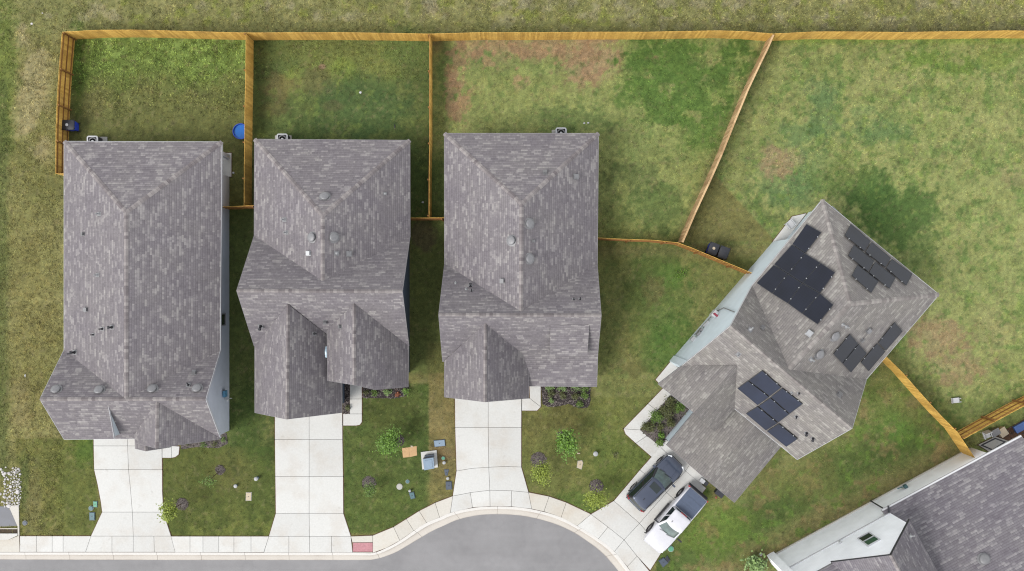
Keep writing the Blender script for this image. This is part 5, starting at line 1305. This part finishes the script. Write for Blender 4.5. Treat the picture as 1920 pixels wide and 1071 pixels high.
mb = MB(); mb.box((-2.5, 0, .52), (.16, 1.6, .22)); mb.box((-2.44, 0, 1.08), (.05, 1.5, .06)); mb.build('rear_bumper', M['trim'], pk, True)
mb = MB(); mb.box((2.42, 0, .55), (.14, 1.35, .24)); mb.build('front_bumper', M['paint_white'], pk, True)
mb = MB(); mb.box((2.405, 0, .74), (.05, .9, .16)); mb.build('grille', M['trim'], pk, True)
for s in (-1, 1):
    mb = MB(); mb.box((.86, s * 1.06, 1.16), (.10, .30, .18)); mb.box((.88, s * .9, 1.1), (.06, .16, .05)); mb.build('wing_mirror', M['trim'], pk, True)
    mb = MB(); mb.box((-2.385, s * .785, .92), (.10, .12, .3)); mb.build('tail_light', M['tail'], pk, True)
    mb = MB(); mb.box((2.28, s * .66, .86), (.16, .24, .14), rot=s * .6); mb.build('headlight', M['lamp'], pk, True)
    mb = MB(); mb.box((.2, s * .93, .36), (1.5, .12, .06)); mb.build('side_step', M['trim'], pk, True)
    for x in (-1.6, 1.6):
        wheel(pk, x, s * .90, .38)
        mb = MB(); ar = [(x + .47 * math.cos(a), s * .885, .38 + .47 * math.sin(a)) for a in [R(k * 18) for k in range(11)]]; mb.tube(ar, .045, 6); mb.build('wheel_arch', M['trim'], pk, True)
mb = MB(); mb.tube([(1.14, -.5, 1.16), (1.02, .1, 1.22)], .012); mb.tube([(1.14, .1, 1.17), (1.0, .55, 1.2)], .012); mb.build('wiper', M['trim'], pk, True)
mb = MB(); mb.box((.15, -.35, 1.735), (.14, .03, .035)); mb.build('antenna', M['trim'], rf, True)

# ------------------------------------------------------------------ ground
def lat(seed): return np.random.RandomState(seed).rand(256, 256)
_lt = {}
def vn(x, y, s, seed):
    if seed not in _lt: _lt[seed] = lat(seed)
    T = _lt[seed]; x = x / s + 1000.3; y = y / s + 1000.7
    xi = np.floor(x).astype(int); yi = np.floor(y).astype(int); fx = x - xi; fy = y - yi
    fx = fx * fx * (3 - 2 * fx); fy = fy * fy * (3 - 2 * fy)
    a = T[xi % 256, yi % 256]; b = T[(xi + 1) % 256, yi % 256]; c = T[xi % 256, (yi + 1) % 256]; d = T[(xi + 1) % 256, (yi + 1) % 256]
    return (a * (1 - fx) + b * fx) * (1 - fy) + (c * (1 - fx) + d * fx) * fy
def fbm(x, y, s, seed, o=4):
    r = 0; a = 1; t = 0
    for k in range(o): r = r + a * vn(x, y, s / 2 ** k, seed + k); t += a; a *= .55
    return r / t
def ss(a, b, x): t = np.clip((x - a) / (b - a), 0, 1); return t * t * (3 - 2 * t)
def lawn_rgb(u, v):
    """lawn colour by place: species, dead and bare patches, painted shade behind the back fence (photo pixel of the ground point)"""
    n1 = fbm(u, v, 46, 11); n2 = fbm(u, v, 14, 23); n3 = fbm(u, v, 110, 37); n4 = fbm(u, v, 5, 51, 3); n5 = fbm(u, v, 26, 67)
    wob = (n2 - .5) * 9
    C = lambda *c: np.array(c, float)
    col_ = np.empty(u.shape + (3,)); col_[:] = C(116, 112, 62)
    def put(m, c): 
        nonlocal col_
        m = np.clip(m, 0, 1)[..., None]; col_ = col_ * (1 - m) + C(*c) * m
    def put2(m, ca, cb, t):
        nonlocal col_
        t = np.clip(t, 0, 1)[..., None]; m = np.clip(m, 0, 1)[..., None]; col_ = col_ * (1 - m) + (C(*ca) * (1 - t) + C(*cb) * t) * m
    def box(u0, u1, v0, v1, s=6, w=1): 
        a, b = u + wob * w, v + wob * w
        return ss(u0 - s, u0 + s, a) * (1 - ss(u1 - s, u1 + s, a)) * ss(v0 - s, v0 + s, b) * (1 - ss(v1 - s, v1 + s, b))
    def blob(u0, v0, ru, rv, rough=.9, soft=.45):
        r = np.sqrt(((u - u0) / ru) ** 2 + ((v - v0) / rv) ** 2) + (n2 - .5) * rough + (n5 - .5) * rough * .8 + (n4 - .5) * .5
        return 1 - ss(1 - soft, 1 + soft * .6, r)
    k1 = .5 + .44 * (ss(.36, .66, n1) - .5); k2 = .5 + .5 * (ss(.34, .66, n2) - .5); kl = ss(.35, .65, n3)
    # rough strip behind the back fences and the verge on the left
    put2(box(-999, 2999, -400, 68, 3, .2), (112, 113, 60), (142, 136, 86), .6 * k1 + .4 * k2)
    put(ss(.55, .75, fbm(u, v, 24, 77)) * box(-99, 2999, -99, 40) * .6, (158, 148, 118))
    put(ss(.52, .7, fbm(u, v, 30, 91)) * box(760, 2999, -99, 60) * .65, (140, 132, 104))
    put(box(130, 2999, 42, 64, 9) * (.15 + .25 * k2), (96, 98, 52))  # darker strip behind the fence: its shadow painted into the turf colour
    put(ss(.5, .66, n5) * box(1050, 2999, 34, 62, 8) * .35, (116, 108, 90))
    put(ss(.6, .72, fbm(u, v, 18, 131)) * box(200, 2999, -99, 48) * .6, (124, 132, 52))
    put2(box(-999, 128, 66, 1010, 10), (112, 110, 58), (144, 136, 84), .55 * k1 + .45 * kl)
    put(blob(10, 130, 26, 140) * .7, (96, 112, 42)); put(box(-999, 16, 150, 900, 8) * .6, (84, 94, 46))
    put(box(30, 95, 20, 300, 18) * ss(.45, .6, n1) * .6, (166, 150, 112))
    put(blob(60, 620, 50, 220) * .45, (128, 118, 64)); put(blob(40, 760, 20, 60) * .4, (146, 128, 88))
    put(blob(90, 870, 30, 60) * .4, (118, 104, 62))
    # back yard of house one
    b1 = box(128, 474, 66, 400, 3, .2)
    put2(b1, (98, 100, 50), (114, 114, 62), .5 * k1 + .5 * k2)
    put(b1 * (1 - ss(110, 190, v + (n1 - .5) * 90)) * .85, (104, 126, 52)); put(b1 * (1 - ss(80, 170, v + (n5 - .5) * 70)) * ss(.45, .62, n2) * .7, (134, 156, 74))
    put(blob(145, 130, 16, 80) * .7, (84, 112, 40)); put(blob(180, 190, 30, 40) * .4, (124, 116, 70))
    # back yard of house two
    b2 = box(474, 811, 66, 412, 3, .2)
    put2(b2, (72, 92, 44), (104, 108, 56), .5 * k1 + .5 * k2)
    put(blob(650, 100, 160, 36) * .7, (118, 122, 60)); put(blob(640, 130, 30, 26) * .6, (126, 142, 56)); put(blob(550, 150, 26, 30) * .7, (124, 136, 58)); put(blob(715, 130, 40, 30) * .6, (126, 130, 62))
    put(blob(520, 160, 30, 26) * .6, (124, 104, 66)); put(blob(590, 150, 40, 30) * .5, (116, 104, 64)); put(blob(625, 200, 22, 10) * .6, (128, 100, 66)); put(blob(605, 125, 7, 5) * .8, (150, 116, 96)); put(blob(515, 205, 24, 18) * .5, (112, 98, 60))
    put(blob(680, 200, 90, 60) * .45, (70, 96, 52)); put(blob(760, 90, 50, 40) * .5, (96, 118, 58)); 
    # back yard of house three
    dg = u - (1436 - (v - 75) * (163 / 380.))          # right of the slanting fence when positive
    b3 = box(811, 1450, 66, 452, 3, .2) * (1 - ss(-3, 3, dg))
    put2(b3, (120, 126, 66), (138, 140, 80), .5 * k1 + .5 * k2)
    put(b3 * blob(990, 90, 190, 34, 1.3) * .9, (152, 126, 92)); put(b3 * blob(1115, 110, 62, 46, 1.1) * .95, (154, 128, 94)); put(b3 * blob(900, 105, 26, 14) * .8, (92, 122, 62)); put(b3 * blob(960, 120, 120, 26) * .55, (112, 124, 66))
    put(b3 * blob(840, 130, 22, 60) * .7, (100, 118, 58)); put(b3 * ss(.56, .66, fbm(u, v, 18, 171)) * box(822, 1110, 80, 165, 16) * .75, (156, 122, 92)); put(b3 * blob(868, 190, 22, 60) * ss(.45, .6, n2) * .9, (150, 116, 84)); put(b3 * blob(845, 150, 16, 70) * ss(.5, .62, n2) * .9, (148, 112, 82))
    g3 = b3 * (blob(1290, 150, 130, 80, 1.5) + blob(1200, 120, 40, 50, 1.4) + blob(1330, 230, 70, 60, 1.2) + blob(1235, 190, 40, 50, 1.5) + blob(1320, 120, 90, 50, 1.2))
    put(g3 * .85, (88, 112, 46)); put(g3 * ss(.55, .68, n5) * .6, (132, 132, 76)); put(b3 * blob(1340, 170, 22, 20) * .5, (134, 146, 72)); put(b3 * ss(.60, .72, n2) * box(1180, 1420, 80, 300, 20) * .5, (74, 98, 40))
    put(b3 * blob(1060, 222, 90, 26, 1.1) * .45, (82, 102, 52)); put(b3 * blob(1200, 290, 50, 90) * .45, (112, 122, 66)); put(b3 * blob(1190, 330, 50, 30, 1.4) * .6, (92, 100, 54)); put(b3 * blob(1150, 400, 40, 90) * .3, (96, 106, 54))  # darker green patch behind the house, uneven patches to its right
    put(b3 * blob(1235, 390, 70, 46, 1.2) * .6, (80, 98, 48)); put(b3 * ss(-16, -3, dg + wob) * .35, (112, 94, 64))
    # widest back yard
    rf_ = (v - 672) - (u - 1656) * 1.09                  # below the golden side fence when positive
    b4 = ss(-3, 3, dg) * box(1270, 2999, 70, 900, 3, .2) * np.where(v < 470, 1, np.maximum(ss(-3, 3, u - 1272 - (v - 455) * 2.3), ss(-6, 6, ((u - 1487) * 425 + (v - 675) * 347) / 549.))) * (1 - ss(-4, 4, rf_)) 
    put2(b4, (124, 130, 70), (144, 142, 86), .5 * k1 + .5 * k2)
    put(b4 * ss(.52, .66, fbm(u, v, 34, 211)) * .5, (110, 122, 62)); put(b4 * ss(.60, .70, fbm(u, v, 20, 233)) * .6, (92, 116, 52))
    for q in ((1540, 170, 40, 26, .6), (1550, 215, 32, 46, .7), (1500, 255, 46, 30, .75), (1470, 330, 60, 46, .6), (1520, 320, 40, 40, .5), (1660, 240, 40, 30, .55), (1620, 210, 30, 14, .5), (1490, 365, 50, 30, .6), (1650, 250, 50, 24, .5)): put(b4 * blob(*q[:4], 1.3) * q[4] * .8, (88, 114, 66))
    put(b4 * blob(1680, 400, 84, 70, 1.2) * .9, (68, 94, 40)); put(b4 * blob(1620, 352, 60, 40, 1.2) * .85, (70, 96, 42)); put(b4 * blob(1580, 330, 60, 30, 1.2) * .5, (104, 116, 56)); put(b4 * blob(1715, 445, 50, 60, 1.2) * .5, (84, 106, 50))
    for q in ((1455, 305, 36, 28, .9), (1440, 290, 22, 16, .6), (1485, 300, 20, 24, .6), (1760, 635, 56, 40, .8), (1800, 690, 60, 34, .6), (1900, 330, 26, 22, .5), (1360, 410, 50, 40, .5), (1860, 620, 40, 60, .3)): put(b4 * blob(*q[:4], 1.1) * q[4], (150, 130, 94))
    put(b4 * ss(1560, 1900, u) * ss(150, 420, v) * (1 - ss(560, 640, v)) * .25, (136, 142, 84)); put(b4 * blob(1770, 120, 130, 30, 1.5) * ss(.45, .6, n5) * .7, (96, 122, 44)); put(b4 * (1 - ss(76, 88, v)) * .6, (110, 132, 48)); put(b4 * blob(1870, 110, 40, 24) * .5, (104, 126, 48))
    put(b4 * blob(1720, 735, 30, 40, 1.2) * .4, (96, 104, 54)); put(b4 * blob(1850, 760, 70, 26, 1.2) * .45, (92, 106, 52))
    put(b4 * blob(1400, 440, 60, 60, 1.2) * .45, (84, 104, 52))
    # lawn between house three and the solar-panel house, and its front
    b6 = box(1115, 1470, 452, 1010, 3, .2) * (1 - ss(-3, 3, (dg)) * (v < 450)) * (1 - b4)
    hs = ss(-6, 6, ((u - 1487) * 425 + (v - 675) * 347) / 549.); b6 = b6 * (1 - hs)
    put2(b6, (104, 110, 54), (126, 122, 70), .5 * k1 + .5 * k2)
    put(b6 * blob(1230, 560, 60, 130, 1.1) * .7, (84, 104, 46)); put(b6 * blob(1260, 520, 30, 22) * .6, (92, 122, 48)); put(b6 * blob(1150, 560, 40, 140) * .3, (104, 104, 52)); put(b6 * blob(1255, 650, 50, 60) * .7, (76, 104, 40)); put(b6 * blob(1225, 545, 20, 26) * .5, (126, 106, 70)); put(b6 * blob(1190, 690, 22, 20) * .6, (92, 82, 48)); put(b6 * blob(1180, 660, 22, 60) * .4, (136, 126, 70))
    put(b6 * ss(452, 470, v) * (1 - ss(470, 492, v)) * .4, (132, 114, 78)); put(b6 * blob(1200, 870, 40, 50) * .6, (90, 104, 42)); put(b6 * blob(1200, 620, 24, 90) * .35, (112, 116, 58))
    # side lawn below the solar-panel house
    b7 = ss(-3, 3, rf_) * box(1230, 1850, 640, 1100, 3, .2) * hs
    b7 = np.clip(b7 + box(1240, 1700, 860, 1100, 4, .2) * (1 - b6), 0, 1)
    put2(b7, (106, 114, 54), (130, 124, 76), .5 * k1 + .5 * k2)
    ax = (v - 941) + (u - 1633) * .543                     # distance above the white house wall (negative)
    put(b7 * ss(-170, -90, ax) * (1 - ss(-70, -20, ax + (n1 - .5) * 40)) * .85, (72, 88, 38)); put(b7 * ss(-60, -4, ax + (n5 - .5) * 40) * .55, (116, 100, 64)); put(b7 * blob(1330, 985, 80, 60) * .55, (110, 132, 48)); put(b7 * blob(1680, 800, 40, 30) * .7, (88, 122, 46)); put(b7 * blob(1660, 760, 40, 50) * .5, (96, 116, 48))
    put(b7 * ss(.56, .68, fbm(u, v, 22, 251)) * .5, (140, 112, 76)); put(b7 * ss(.6, .7, fbm(u, v, 16, 263)) * .6, (94, 122, 44)); put(b7 * blob(1500, 900, 80, 40) * .4, (128, 122, 66)); put(b7 * blob(1740, 770, 60, 40) * .4, (108, 104, 58))
    # passages and front lawns
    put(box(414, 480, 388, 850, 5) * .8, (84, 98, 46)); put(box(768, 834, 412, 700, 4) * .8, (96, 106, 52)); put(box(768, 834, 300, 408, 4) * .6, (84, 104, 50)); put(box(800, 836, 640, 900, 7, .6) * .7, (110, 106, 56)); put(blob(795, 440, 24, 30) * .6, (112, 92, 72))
    f1 = box(30, 182, 822, 1010, 3, .2); put2(f1, (98, 102, 46), (118, 110, 60), .5 * k1 + .5 * k2); put(f1 * ss(96, 130, u) * (1 - ss(180, 190, u)) * .55, (90, 98, 42)); put(f1 * blob(160, 845, 26, 30) * .7, (74, 98, 34)); put(f1 * blob(60, 940, 20, 70) * .5, (130, 118, 78)); put(f1 * blob(45, 910, 10, 50) * .6, (86, 96, 48))
    f2 = box(304, 516, 838, 1010, 3, .2); put2(f2, (78, 88, 36), (98, 98, 48), .55 * k1 + .45 * k2); put(f2 * ss(440, 480, u) * .55, (74, 86, 36)); put(f2 * ss(940, 1000, v) * ss(.45, .6, n2) * .6, (108, 112, 50)); put(blob(470, 800, 44, 90) * .7, (66, 84, 34)); put(f2 * blob(440, 880, 50, 50) * .45, (112, 104, 56))
    f3 = box(644, 806, 720, 1000, 3, .1); put2(f3, (72, 90, 38), (90, 96, 46), .5 * k1 + .5 * k2); put(f3 * blob(720, 950, 90, 50) * .4, (88, 98, 42)); put(f3 * blob(730, 770, 60, 40) * .5, (78, 78, 36))
    edge3 = ss(801, 807, u + (n4 - .5) * 4)
    f4 = box(700, 860, 700, 950, 3, .1) * np.where(v < 875, edge3, ss(785, 830, u + wob * 2)); put2(f4, (112, 104, 56), (136, 118, 74), .5 * k1 + .5 * k2); put(f4 * ss(880, 930, v) * .5, (112, 108, 52)); put(f4 * blob(825, 850, 26, 16) * .5, (136, 104, 78))
    f5 = box(976, 1260, 745, 990, 3, .2) * (1 - b7); put2(f5, (94, 98, 46), (116, 112, 60), .5 * k1 + .5 * k2); put(f5 * blob(1000, 800, 26, 60) * .5, (110, 100, 54)); put(f5 * blob(1160, 870, 70, 60) * .55, (92, 106, 42)); put(f5 * blob(1085, 945, 40, 24) * .6, (86, 110, 42)); put(f5 * blob(1060, 780, 40, 30) * .5, (96, 84, 44)); put(f5 * blob(1140, 780, 40, 40) * .4, (112, 118, 52))
    # small clumps: darker clover, paler thatch, yellow-green weeds
    d1 = ss(.64, .73, fbm(u, v, 11, 341, 3)); d2 = ss(.66, .75, fbm(u, v, 8, 353, 3)); d3 = ss(.68, .76, fbm(u, v, 13, 367, 3))
    put(d1 * np.clip(b4 + .6 * b3 + .5 * b6 + .4 * b7, 0, 1) * .55, (84, 108, 50)); put(d2 * .35, (134, 120, 84)); put(d3 * np.clip(b4 + b2 + .5 * f3 + .5 * f5, 0, 1) * .45, (122, 138, 60))
    put(ss(.72, .78, fbm(u, v, 7, 379, 3)) * .3, (72, 66, 42))
    bare = ss(.44, .54, fbm(u, v, 16, 391, 4))                 # ragged bare soil where the turf has died
    put(b3 * np.clip(blob(1000, 92, 180, 22, 1.4, .25) + blob(1115, 108, 58, 44, 1.3, .25) + blob(850, 170, 20, 70, 1.3, .25), 0, 1) * bare * .75, (152, 116, 88))
    put(b4 * np.clip(blob(1458, 305, 38, 30, 1.3, .25) + blob(1762, 640, 60, 40, 1.4, .25) + blob(1800, 690, 50, 30, 1.4, .25), 0, 1) * bare * .6, (150, 120, 88))
    put(b3 * np.clip(blob(1205, 120, 34, 44, 1.6, .2) + blob(1250, 190, 36, 46, 1.6, .2) + blob(1300, 140, 100, 60, 1.5, .2), 0, 1) * ss(.46, .54, fbm(u, v, 22, 397, 4)) * .6, (74, 98, 40))
    lum = (col_ @ np.array([.3, .59, .11]))[..., None]; col_ = col_ * .86 + lum * .14
    # fine mottling: blades, thatch, clover
    m = (1 + (n4 - .5) * .36 + (n2 - .5) * .16 + (n5 - .5) * .06)[..., None]
    col_ = col_ * m
    h = ss(.45, .75, fbm(u, v, 9, 301, 3))[..., None]
    col_ = col_ * (1 - .16 * h) + col_ * C(1.16, 1.03, .95) * (.16 * h)
    lift = np.clip(.35 + .65 * (b4 + b3 + .8 * b6 + .6 * f5 + .5 * f1 + .6 * f2 + .6 * f3 + .5 * b7), 0, 1)[..., None]
    col_ = col_ + C(2, 5, 6) + lift * C(4, 7, 3)
    return np.clip(col_, 8, 250)
def to_lin(c):
    c = c / 255.; return np.where(c <= .04045, c / 12.92, ((c + .055) / 1.055) ** 2.4) / KALB
# the road lies in a shallow cut so that kerb and street sit below the lawns
def in_poly(x, y, poly):
    r = np.zeros(x.shape, bool); n = len(poly)
    for i in range(n):
        x1, y1 = poly[i]; x2, y2 = poly[i - 1]
        if y1 == y2: continue
        r ^= ((y1 > y) != (y2 > y)) & (x < (x2 - x1) * (y - y1) / (y2 - y1) + x1)
    return r
step = .085
def graded(a, b):
    out = []; q = step; t = 0
    while t < 420: q *= 1.12; t += q; out.append(t)
    out = np.array(out); return np.concatenate([a - out[::-1], np.arange(a, b, step), b + out])
xs = graded(-37.5, 37.5)
ys_ = graded(-21.5, 22.0)
X, Y = np.meshgrid(xs, ys_); uu = U0 + X * 27.0; vv = V0 - Y * 27.0
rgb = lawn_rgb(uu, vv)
Z = (fbm(uu, vv, 30, 401) - .5) * .03 + (fbm(uu, vv, 4, 421, 2) - .5) * .035
cut = in_poly(X, Y, PL([(-20000, 1039)] + [(u, v) for (u, v) in [(a[0] * .74 + b[0] * .26, a[1] * .74 + b[1] * .26) for a, b in zip(cbr, rer)]] + [(1200, 20000), (-20000, 20000)]))
Z = np.where(cut, -.30, np.minimum(Z, .012))
ny, nx = X.shape
me = bpy.data.meshes.new('ground')
co = np.stack([X, Y, Z], -1).reshape(-1, 3).astype(np.float32)
idx = np.arange(nx * ny).reshape(ny, nx)
qd = np.stack([idx[:-1, :-1], idx[:-1, 1:], idx[1:, 1:], idx[1:, :-1]], -1).reshape(-1, 4).astype(np.int32)
me.vertices.add(len(co)); me.vertices.foreach_set('co', co.ravel())
me.loops.add(qd.size); me.loops.foreach_set('vertex_index', qd.ravel())
me.polygons.add(len(qd)); me.polygons.foreach_set('loop_start', np.arange(0, qd.size, 4, dtype=np.int32)); me.polygons.foreach_set('loop_total', np.full(len(qd), 4, np.int32))
me.update(calc_edges=True)
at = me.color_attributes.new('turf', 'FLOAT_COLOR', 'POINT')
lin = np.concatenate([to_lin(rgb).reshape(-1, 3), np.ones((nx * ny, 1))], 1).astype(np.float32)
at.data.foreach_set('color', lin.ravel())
t = NT('lawn_grass')
ca = t.n('ShaderNodeVertexColor'); ca.layer_name = 'turf'
n1 = t.noise(22, 4); n2 = t.noise(55, 2); n3 = t.noise(7, 4)
c0 = t.mix(1.0, ca.outputs[0], t.ramp(n1, [(.22, (.52, .55, .55)), (.5, (1, 1, 1)), (.8, (1.6, 1.52, 1.3))]), 'MULTIPLY')
c0 = t.mix(1.0, c0, t.ramp(n2, [(.2, (.6,) * 3), (.8, (1.42,) * 3)]), 'MULTIPLY')
c0 = t.mix(1.0, c0, t.ramp(n3, [(.3, (.92, .95, .95)), (.7, (1.10, 1.05, 1.0))]), 'MULTIPLY')
t.l(c0, t.b.inputs['Base Color']); t.b.inputs['Roughness'].default_value = .95; t.b.inputs['Specular IOR Level'].default_value = .1
t.bump(n1, .5, .03)
me.materials.append(t.m)
g = bpy.data.objects.new('ground', me); col.objects.link(g); g['kind'] = 'structure'

# grass blades and weeds standing up from the lawns
rs = np.random.RandomState(3)
N = 330000
gu = rs.uniform(-30, 1950, N); gv = rs.uniform(-25, 1100, N)
gx, gy = (gu - U0) / 27.0, (V0 - gv) / 27.0
ok = ~in_poly(gx, gy, [tuple(p) for p in PL([(-200, 1035), (661, 1035), (850, 960), (920, 948), (1000, 952), (1080, 985), (1200, 1100), (1200, 1200), (-200, 1200)])])
for p in PAVED:
    px = [q[0] for q in p]; py = [q[1] for q in p]
    m = (gx > min(px)) & (gx < max(px)) & (gy > min(py)) & (gy < max(py)) & ok
    i = np.where(m)[0]
    if len(i): ok[i[in_poly(gx[i], gy[i], p)]] = False
for p in ([(-29.6, -9.9), (-19.6, -9.9), (-19.6, 9.6), (-29.6, 9.6)], [(-16.9, -7.9), (-7.2, -7.9), (-7.2, 9.7), (-16.9, 9.7)], [(-4.3, -6.9), (5.4, -6.9), (5.4, 10.1), (-4.3, 10.1)], pl4, [xy(q5(-10, .1, 0)), xy(q5(8, .1, 0)), xy(q5(8, 14, 0)), xy(q5(-10, 14, 0))]):
    ok &= ~in_poly(gx, gy, p)
lush = np.clip(.45 + 1.0 * ((gu > 130) & (gu < 465) & (gv > 75) & (gv < 190 + 40 * rs.rand(N))) + .7 * ((gv < 62) | (gu < 118)) + .5 * ((gu > 475) & (gu < 805) & (gv > 75) & (gv < 150)) + .25 * (gu > 1180) * (gv < 330), 0, 1.4)
ok &= rs.rand(N) < lush * np.clip(fbm(gu, gv, 20, 501) * 2 - .35, .1, 1.2)
gu, gv, gx, gy, lush = gu[ok], gv[ok], gx[ok], gy[ok], lush[ok]
n = len(gu); print('grass tufts', n)
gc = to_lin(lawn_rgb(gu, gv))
bv = []; bc = []
K = 3
a = rs.rand(n, K) * 6.283; L = (rs.uniform(.04, .10, (n, K)) * (.7 + .8 * lush[:, None])); tilt = rs.uniform(.45, .95, (n, K)); w = L * rs.uniform(.10, .2, (n, K))
hx, hy = np.cos(a), np.sin(a); bx_ = gx[:, None] + rs.normal(0, .03, (n, K)); by_ = gy[:, None] + rs.normal(0, .03, (n, K))
z0 = np.zeros((n, K))
p0 = np.stack([bx_ - hy * w, by_ + hx * w, z0], -1); p1 = np.stack([bx_ + hy * w, by_ - hx * w, z0], -1)
p2 = np.stack([bx_ + hx * L * tilt, by_ + hy * L * tilt, z0 + L * (1.15 - tilt) + .02], -1)
co = np.stack([p0, p1, p2], 2).reshape(-1, 3).astype(np.float32)
br = rs.uniform(.6, 1.9, (n, 1, 1)) * rs.uniform(.8, 1.25, (n, K, 1)); yel = rs.rand(n, K, 1)
tall = ((gu > 130) & (gu < 465) & (gv > 75) & (gv < 200))[:, None, None]; br = br * np.where(tall & (rs.rand(n, 1, 1) < .3), 1.5, 1.0); cc = gc[:, None, :] * br * (1 + yel * np.array([.22, .16, -.1])) 
cc = np.repeat(cc[:, :, None, :], 3, 2).reshape(-1, 3); cc = np.concatenate([cc, np.ones((len(cc), 1))], 1).astype(np.float32)
me = bpy.data.meshes.new('grass'); me.vertices.add(len(co)); me.vertices.foreach_set('co', co.ravel())
nt = len(co) // 3; me.loops.add(nt * 3); me.loops.foreach_set('vertex_index', np.arange(nt * 3, dtype=np.int32))
me.polygons.add(nt); me.polygons.foreach_set('loop_start', np.arange(0, nt * 3, 3, dtype=np.int32)); me.polygons.foreach_set('loop_total', np.full(nt, 3, np.int32)); me.update(calc_edges=True)
at = me.color_attributes.new('turf', 'FLOAT_COLOR', 'POINT'); at.data.foreach_set('color', cc.ravel())
t = NT('grass_blade'); ca = t.n('ShaderNodeVertexColor'); ca.layer_name = 'turf'; t.l(ca.outputs[0], t.b.inputs['Base Color']); t.b.inputs['Roughness'].default_value = .8; t.b.inputs['Specular IOR Level'].default_value = .15
me.materials.append(t.m)
g = bpy.data.objects.new('grass', me); col.objects.link(g); g['kind'] = 'stuff'; g['label'] = 'rough grass blades and weeds standing in the lawns'

# ------------------------------------------------------------------ light, sky, camera
SUN_EL, SUN_AZ = R(50), math.atan2(-.5, -.87)     # towards the south-west: bottom left of the photo
sd_ = Vector((math.cos(SUN_AZ) * math.cos(SUN_EL), math.sin(SUN_AZ) * math.cos(SUN_EL), math.sin(SUN_EL)))
lt = bpy.data.lights.new('sun', 'SUN'); lt.energy = 2.1; lt.angle = R(30); lt.color = (1, .968, .93)
so = bpy.data.objects.new('sun', lt); col.objects.link(so); so.rotation_euler = (-sd_).to_track_quat('-Z', 'Y').to_euler(); so.location = (-40, -50, 80)
wd = bpy.data.worlds.new('World'); scene.world = wd; wd.use_nodes = True
wt = wd.node_tree; sk = wt.nodes.new('ShaderNodeTexSky'); sk.sky_type = 'NISHITA'; sk.sun_disc = False
sk.sun_elevation = SUN_EL; sk.sun_rotation = math.atan2(sd_.x, sd_.y); sk.air_density = .8; sk.dust_density = 1.0; sk.ozone_density = .6
bg = wt.nodes['Background']; bg.inputs[1].default_value = .12
mx = wt.nodes.new('ShaderNodeMix'); mx.data_type = 'RGBA'; mx.inputs[0].default_value = .72      # thin cloud over the blue, horizon brightened to lift the walls

tc = wt.nodes.new('ShaderNodeTexCoord'); sz = wt.nodes.new('ShaderNodeSeparateXYZ'); wt.links.new(tc.outputs['Generated'], sz.inputs[0])
rp_ = wt.nodes.new('ShaderNodeValToRGB'); wt.links.new(sz.outputs[2], rp_.inputs[0])
rp_.color_ramp.elements[0].position = 0; rp_.color_ramp.elements[0].color = (1.3, 1.285, 1.27, 1); rp_.color_ramp.elements[1].position = .75; rp_.color_ramp.elements[1].color = (.38, .378, .376, 1)
vm = wt.nodes.new('ShaderNodeVectorMath'); vm.operation = 'SCALE'; vm.inputs['Scale'].default_value = 12.5; wt.links.new(rp_.outputs[0], vm.inputs[0]); wt.links.new(vm.outputs[0], mx.inputs[7])
wt.links.new(sk.outputs[0], mx.inputs[6]); gt = wt.nodes.new('ShaderNodeMath'); gt.operation = 'GREATER_THAN'; gt.inputs[1].default_value = -.01; wt.links.new(sz.outputs[2], gt.inputs[0])   # sky above the horizon only
v2 = wt.nodes.new('ShaderNodeVectorMath'); v2.operation = 'SCALE'; wt.links.new(mx.outputs[2], v2.inputs[0]); wt.links.new(gt.outputs[0], v2.inputs['Scale']); wt.links.new(v2.outputs[0], bg.inputs[0])
cam = bpy.data.cameras.new('camera'); cam.lens = 36 * F / 1920; cam.sensor_width = 36; cam.clip_end = 2000; cam.shift_y = 8.5 / 1920
co_ = bpy.data.objects.new('camera', cam); col.objects.link(co_); co_.location = (0, 0, H); scene.camera = co_
vs = scene.view_settings; vs.view_transform = 'Standard'; vs.look = 'None'; vs.gamma = 1; vs.exposure = .9; scene.cycles.use_denoising = True; scene.cycles.denoiser = 'OPENIMAGEDENOISE'; scene.cycles.denoising_input_passes = 'RGB_ALBEDO_NORMAL'; scene.cycles.denoising_prefilter = 'NONE'; scene.cycles.use_adaptive_sampling = False; scene.cycles.filter_width = 1.15
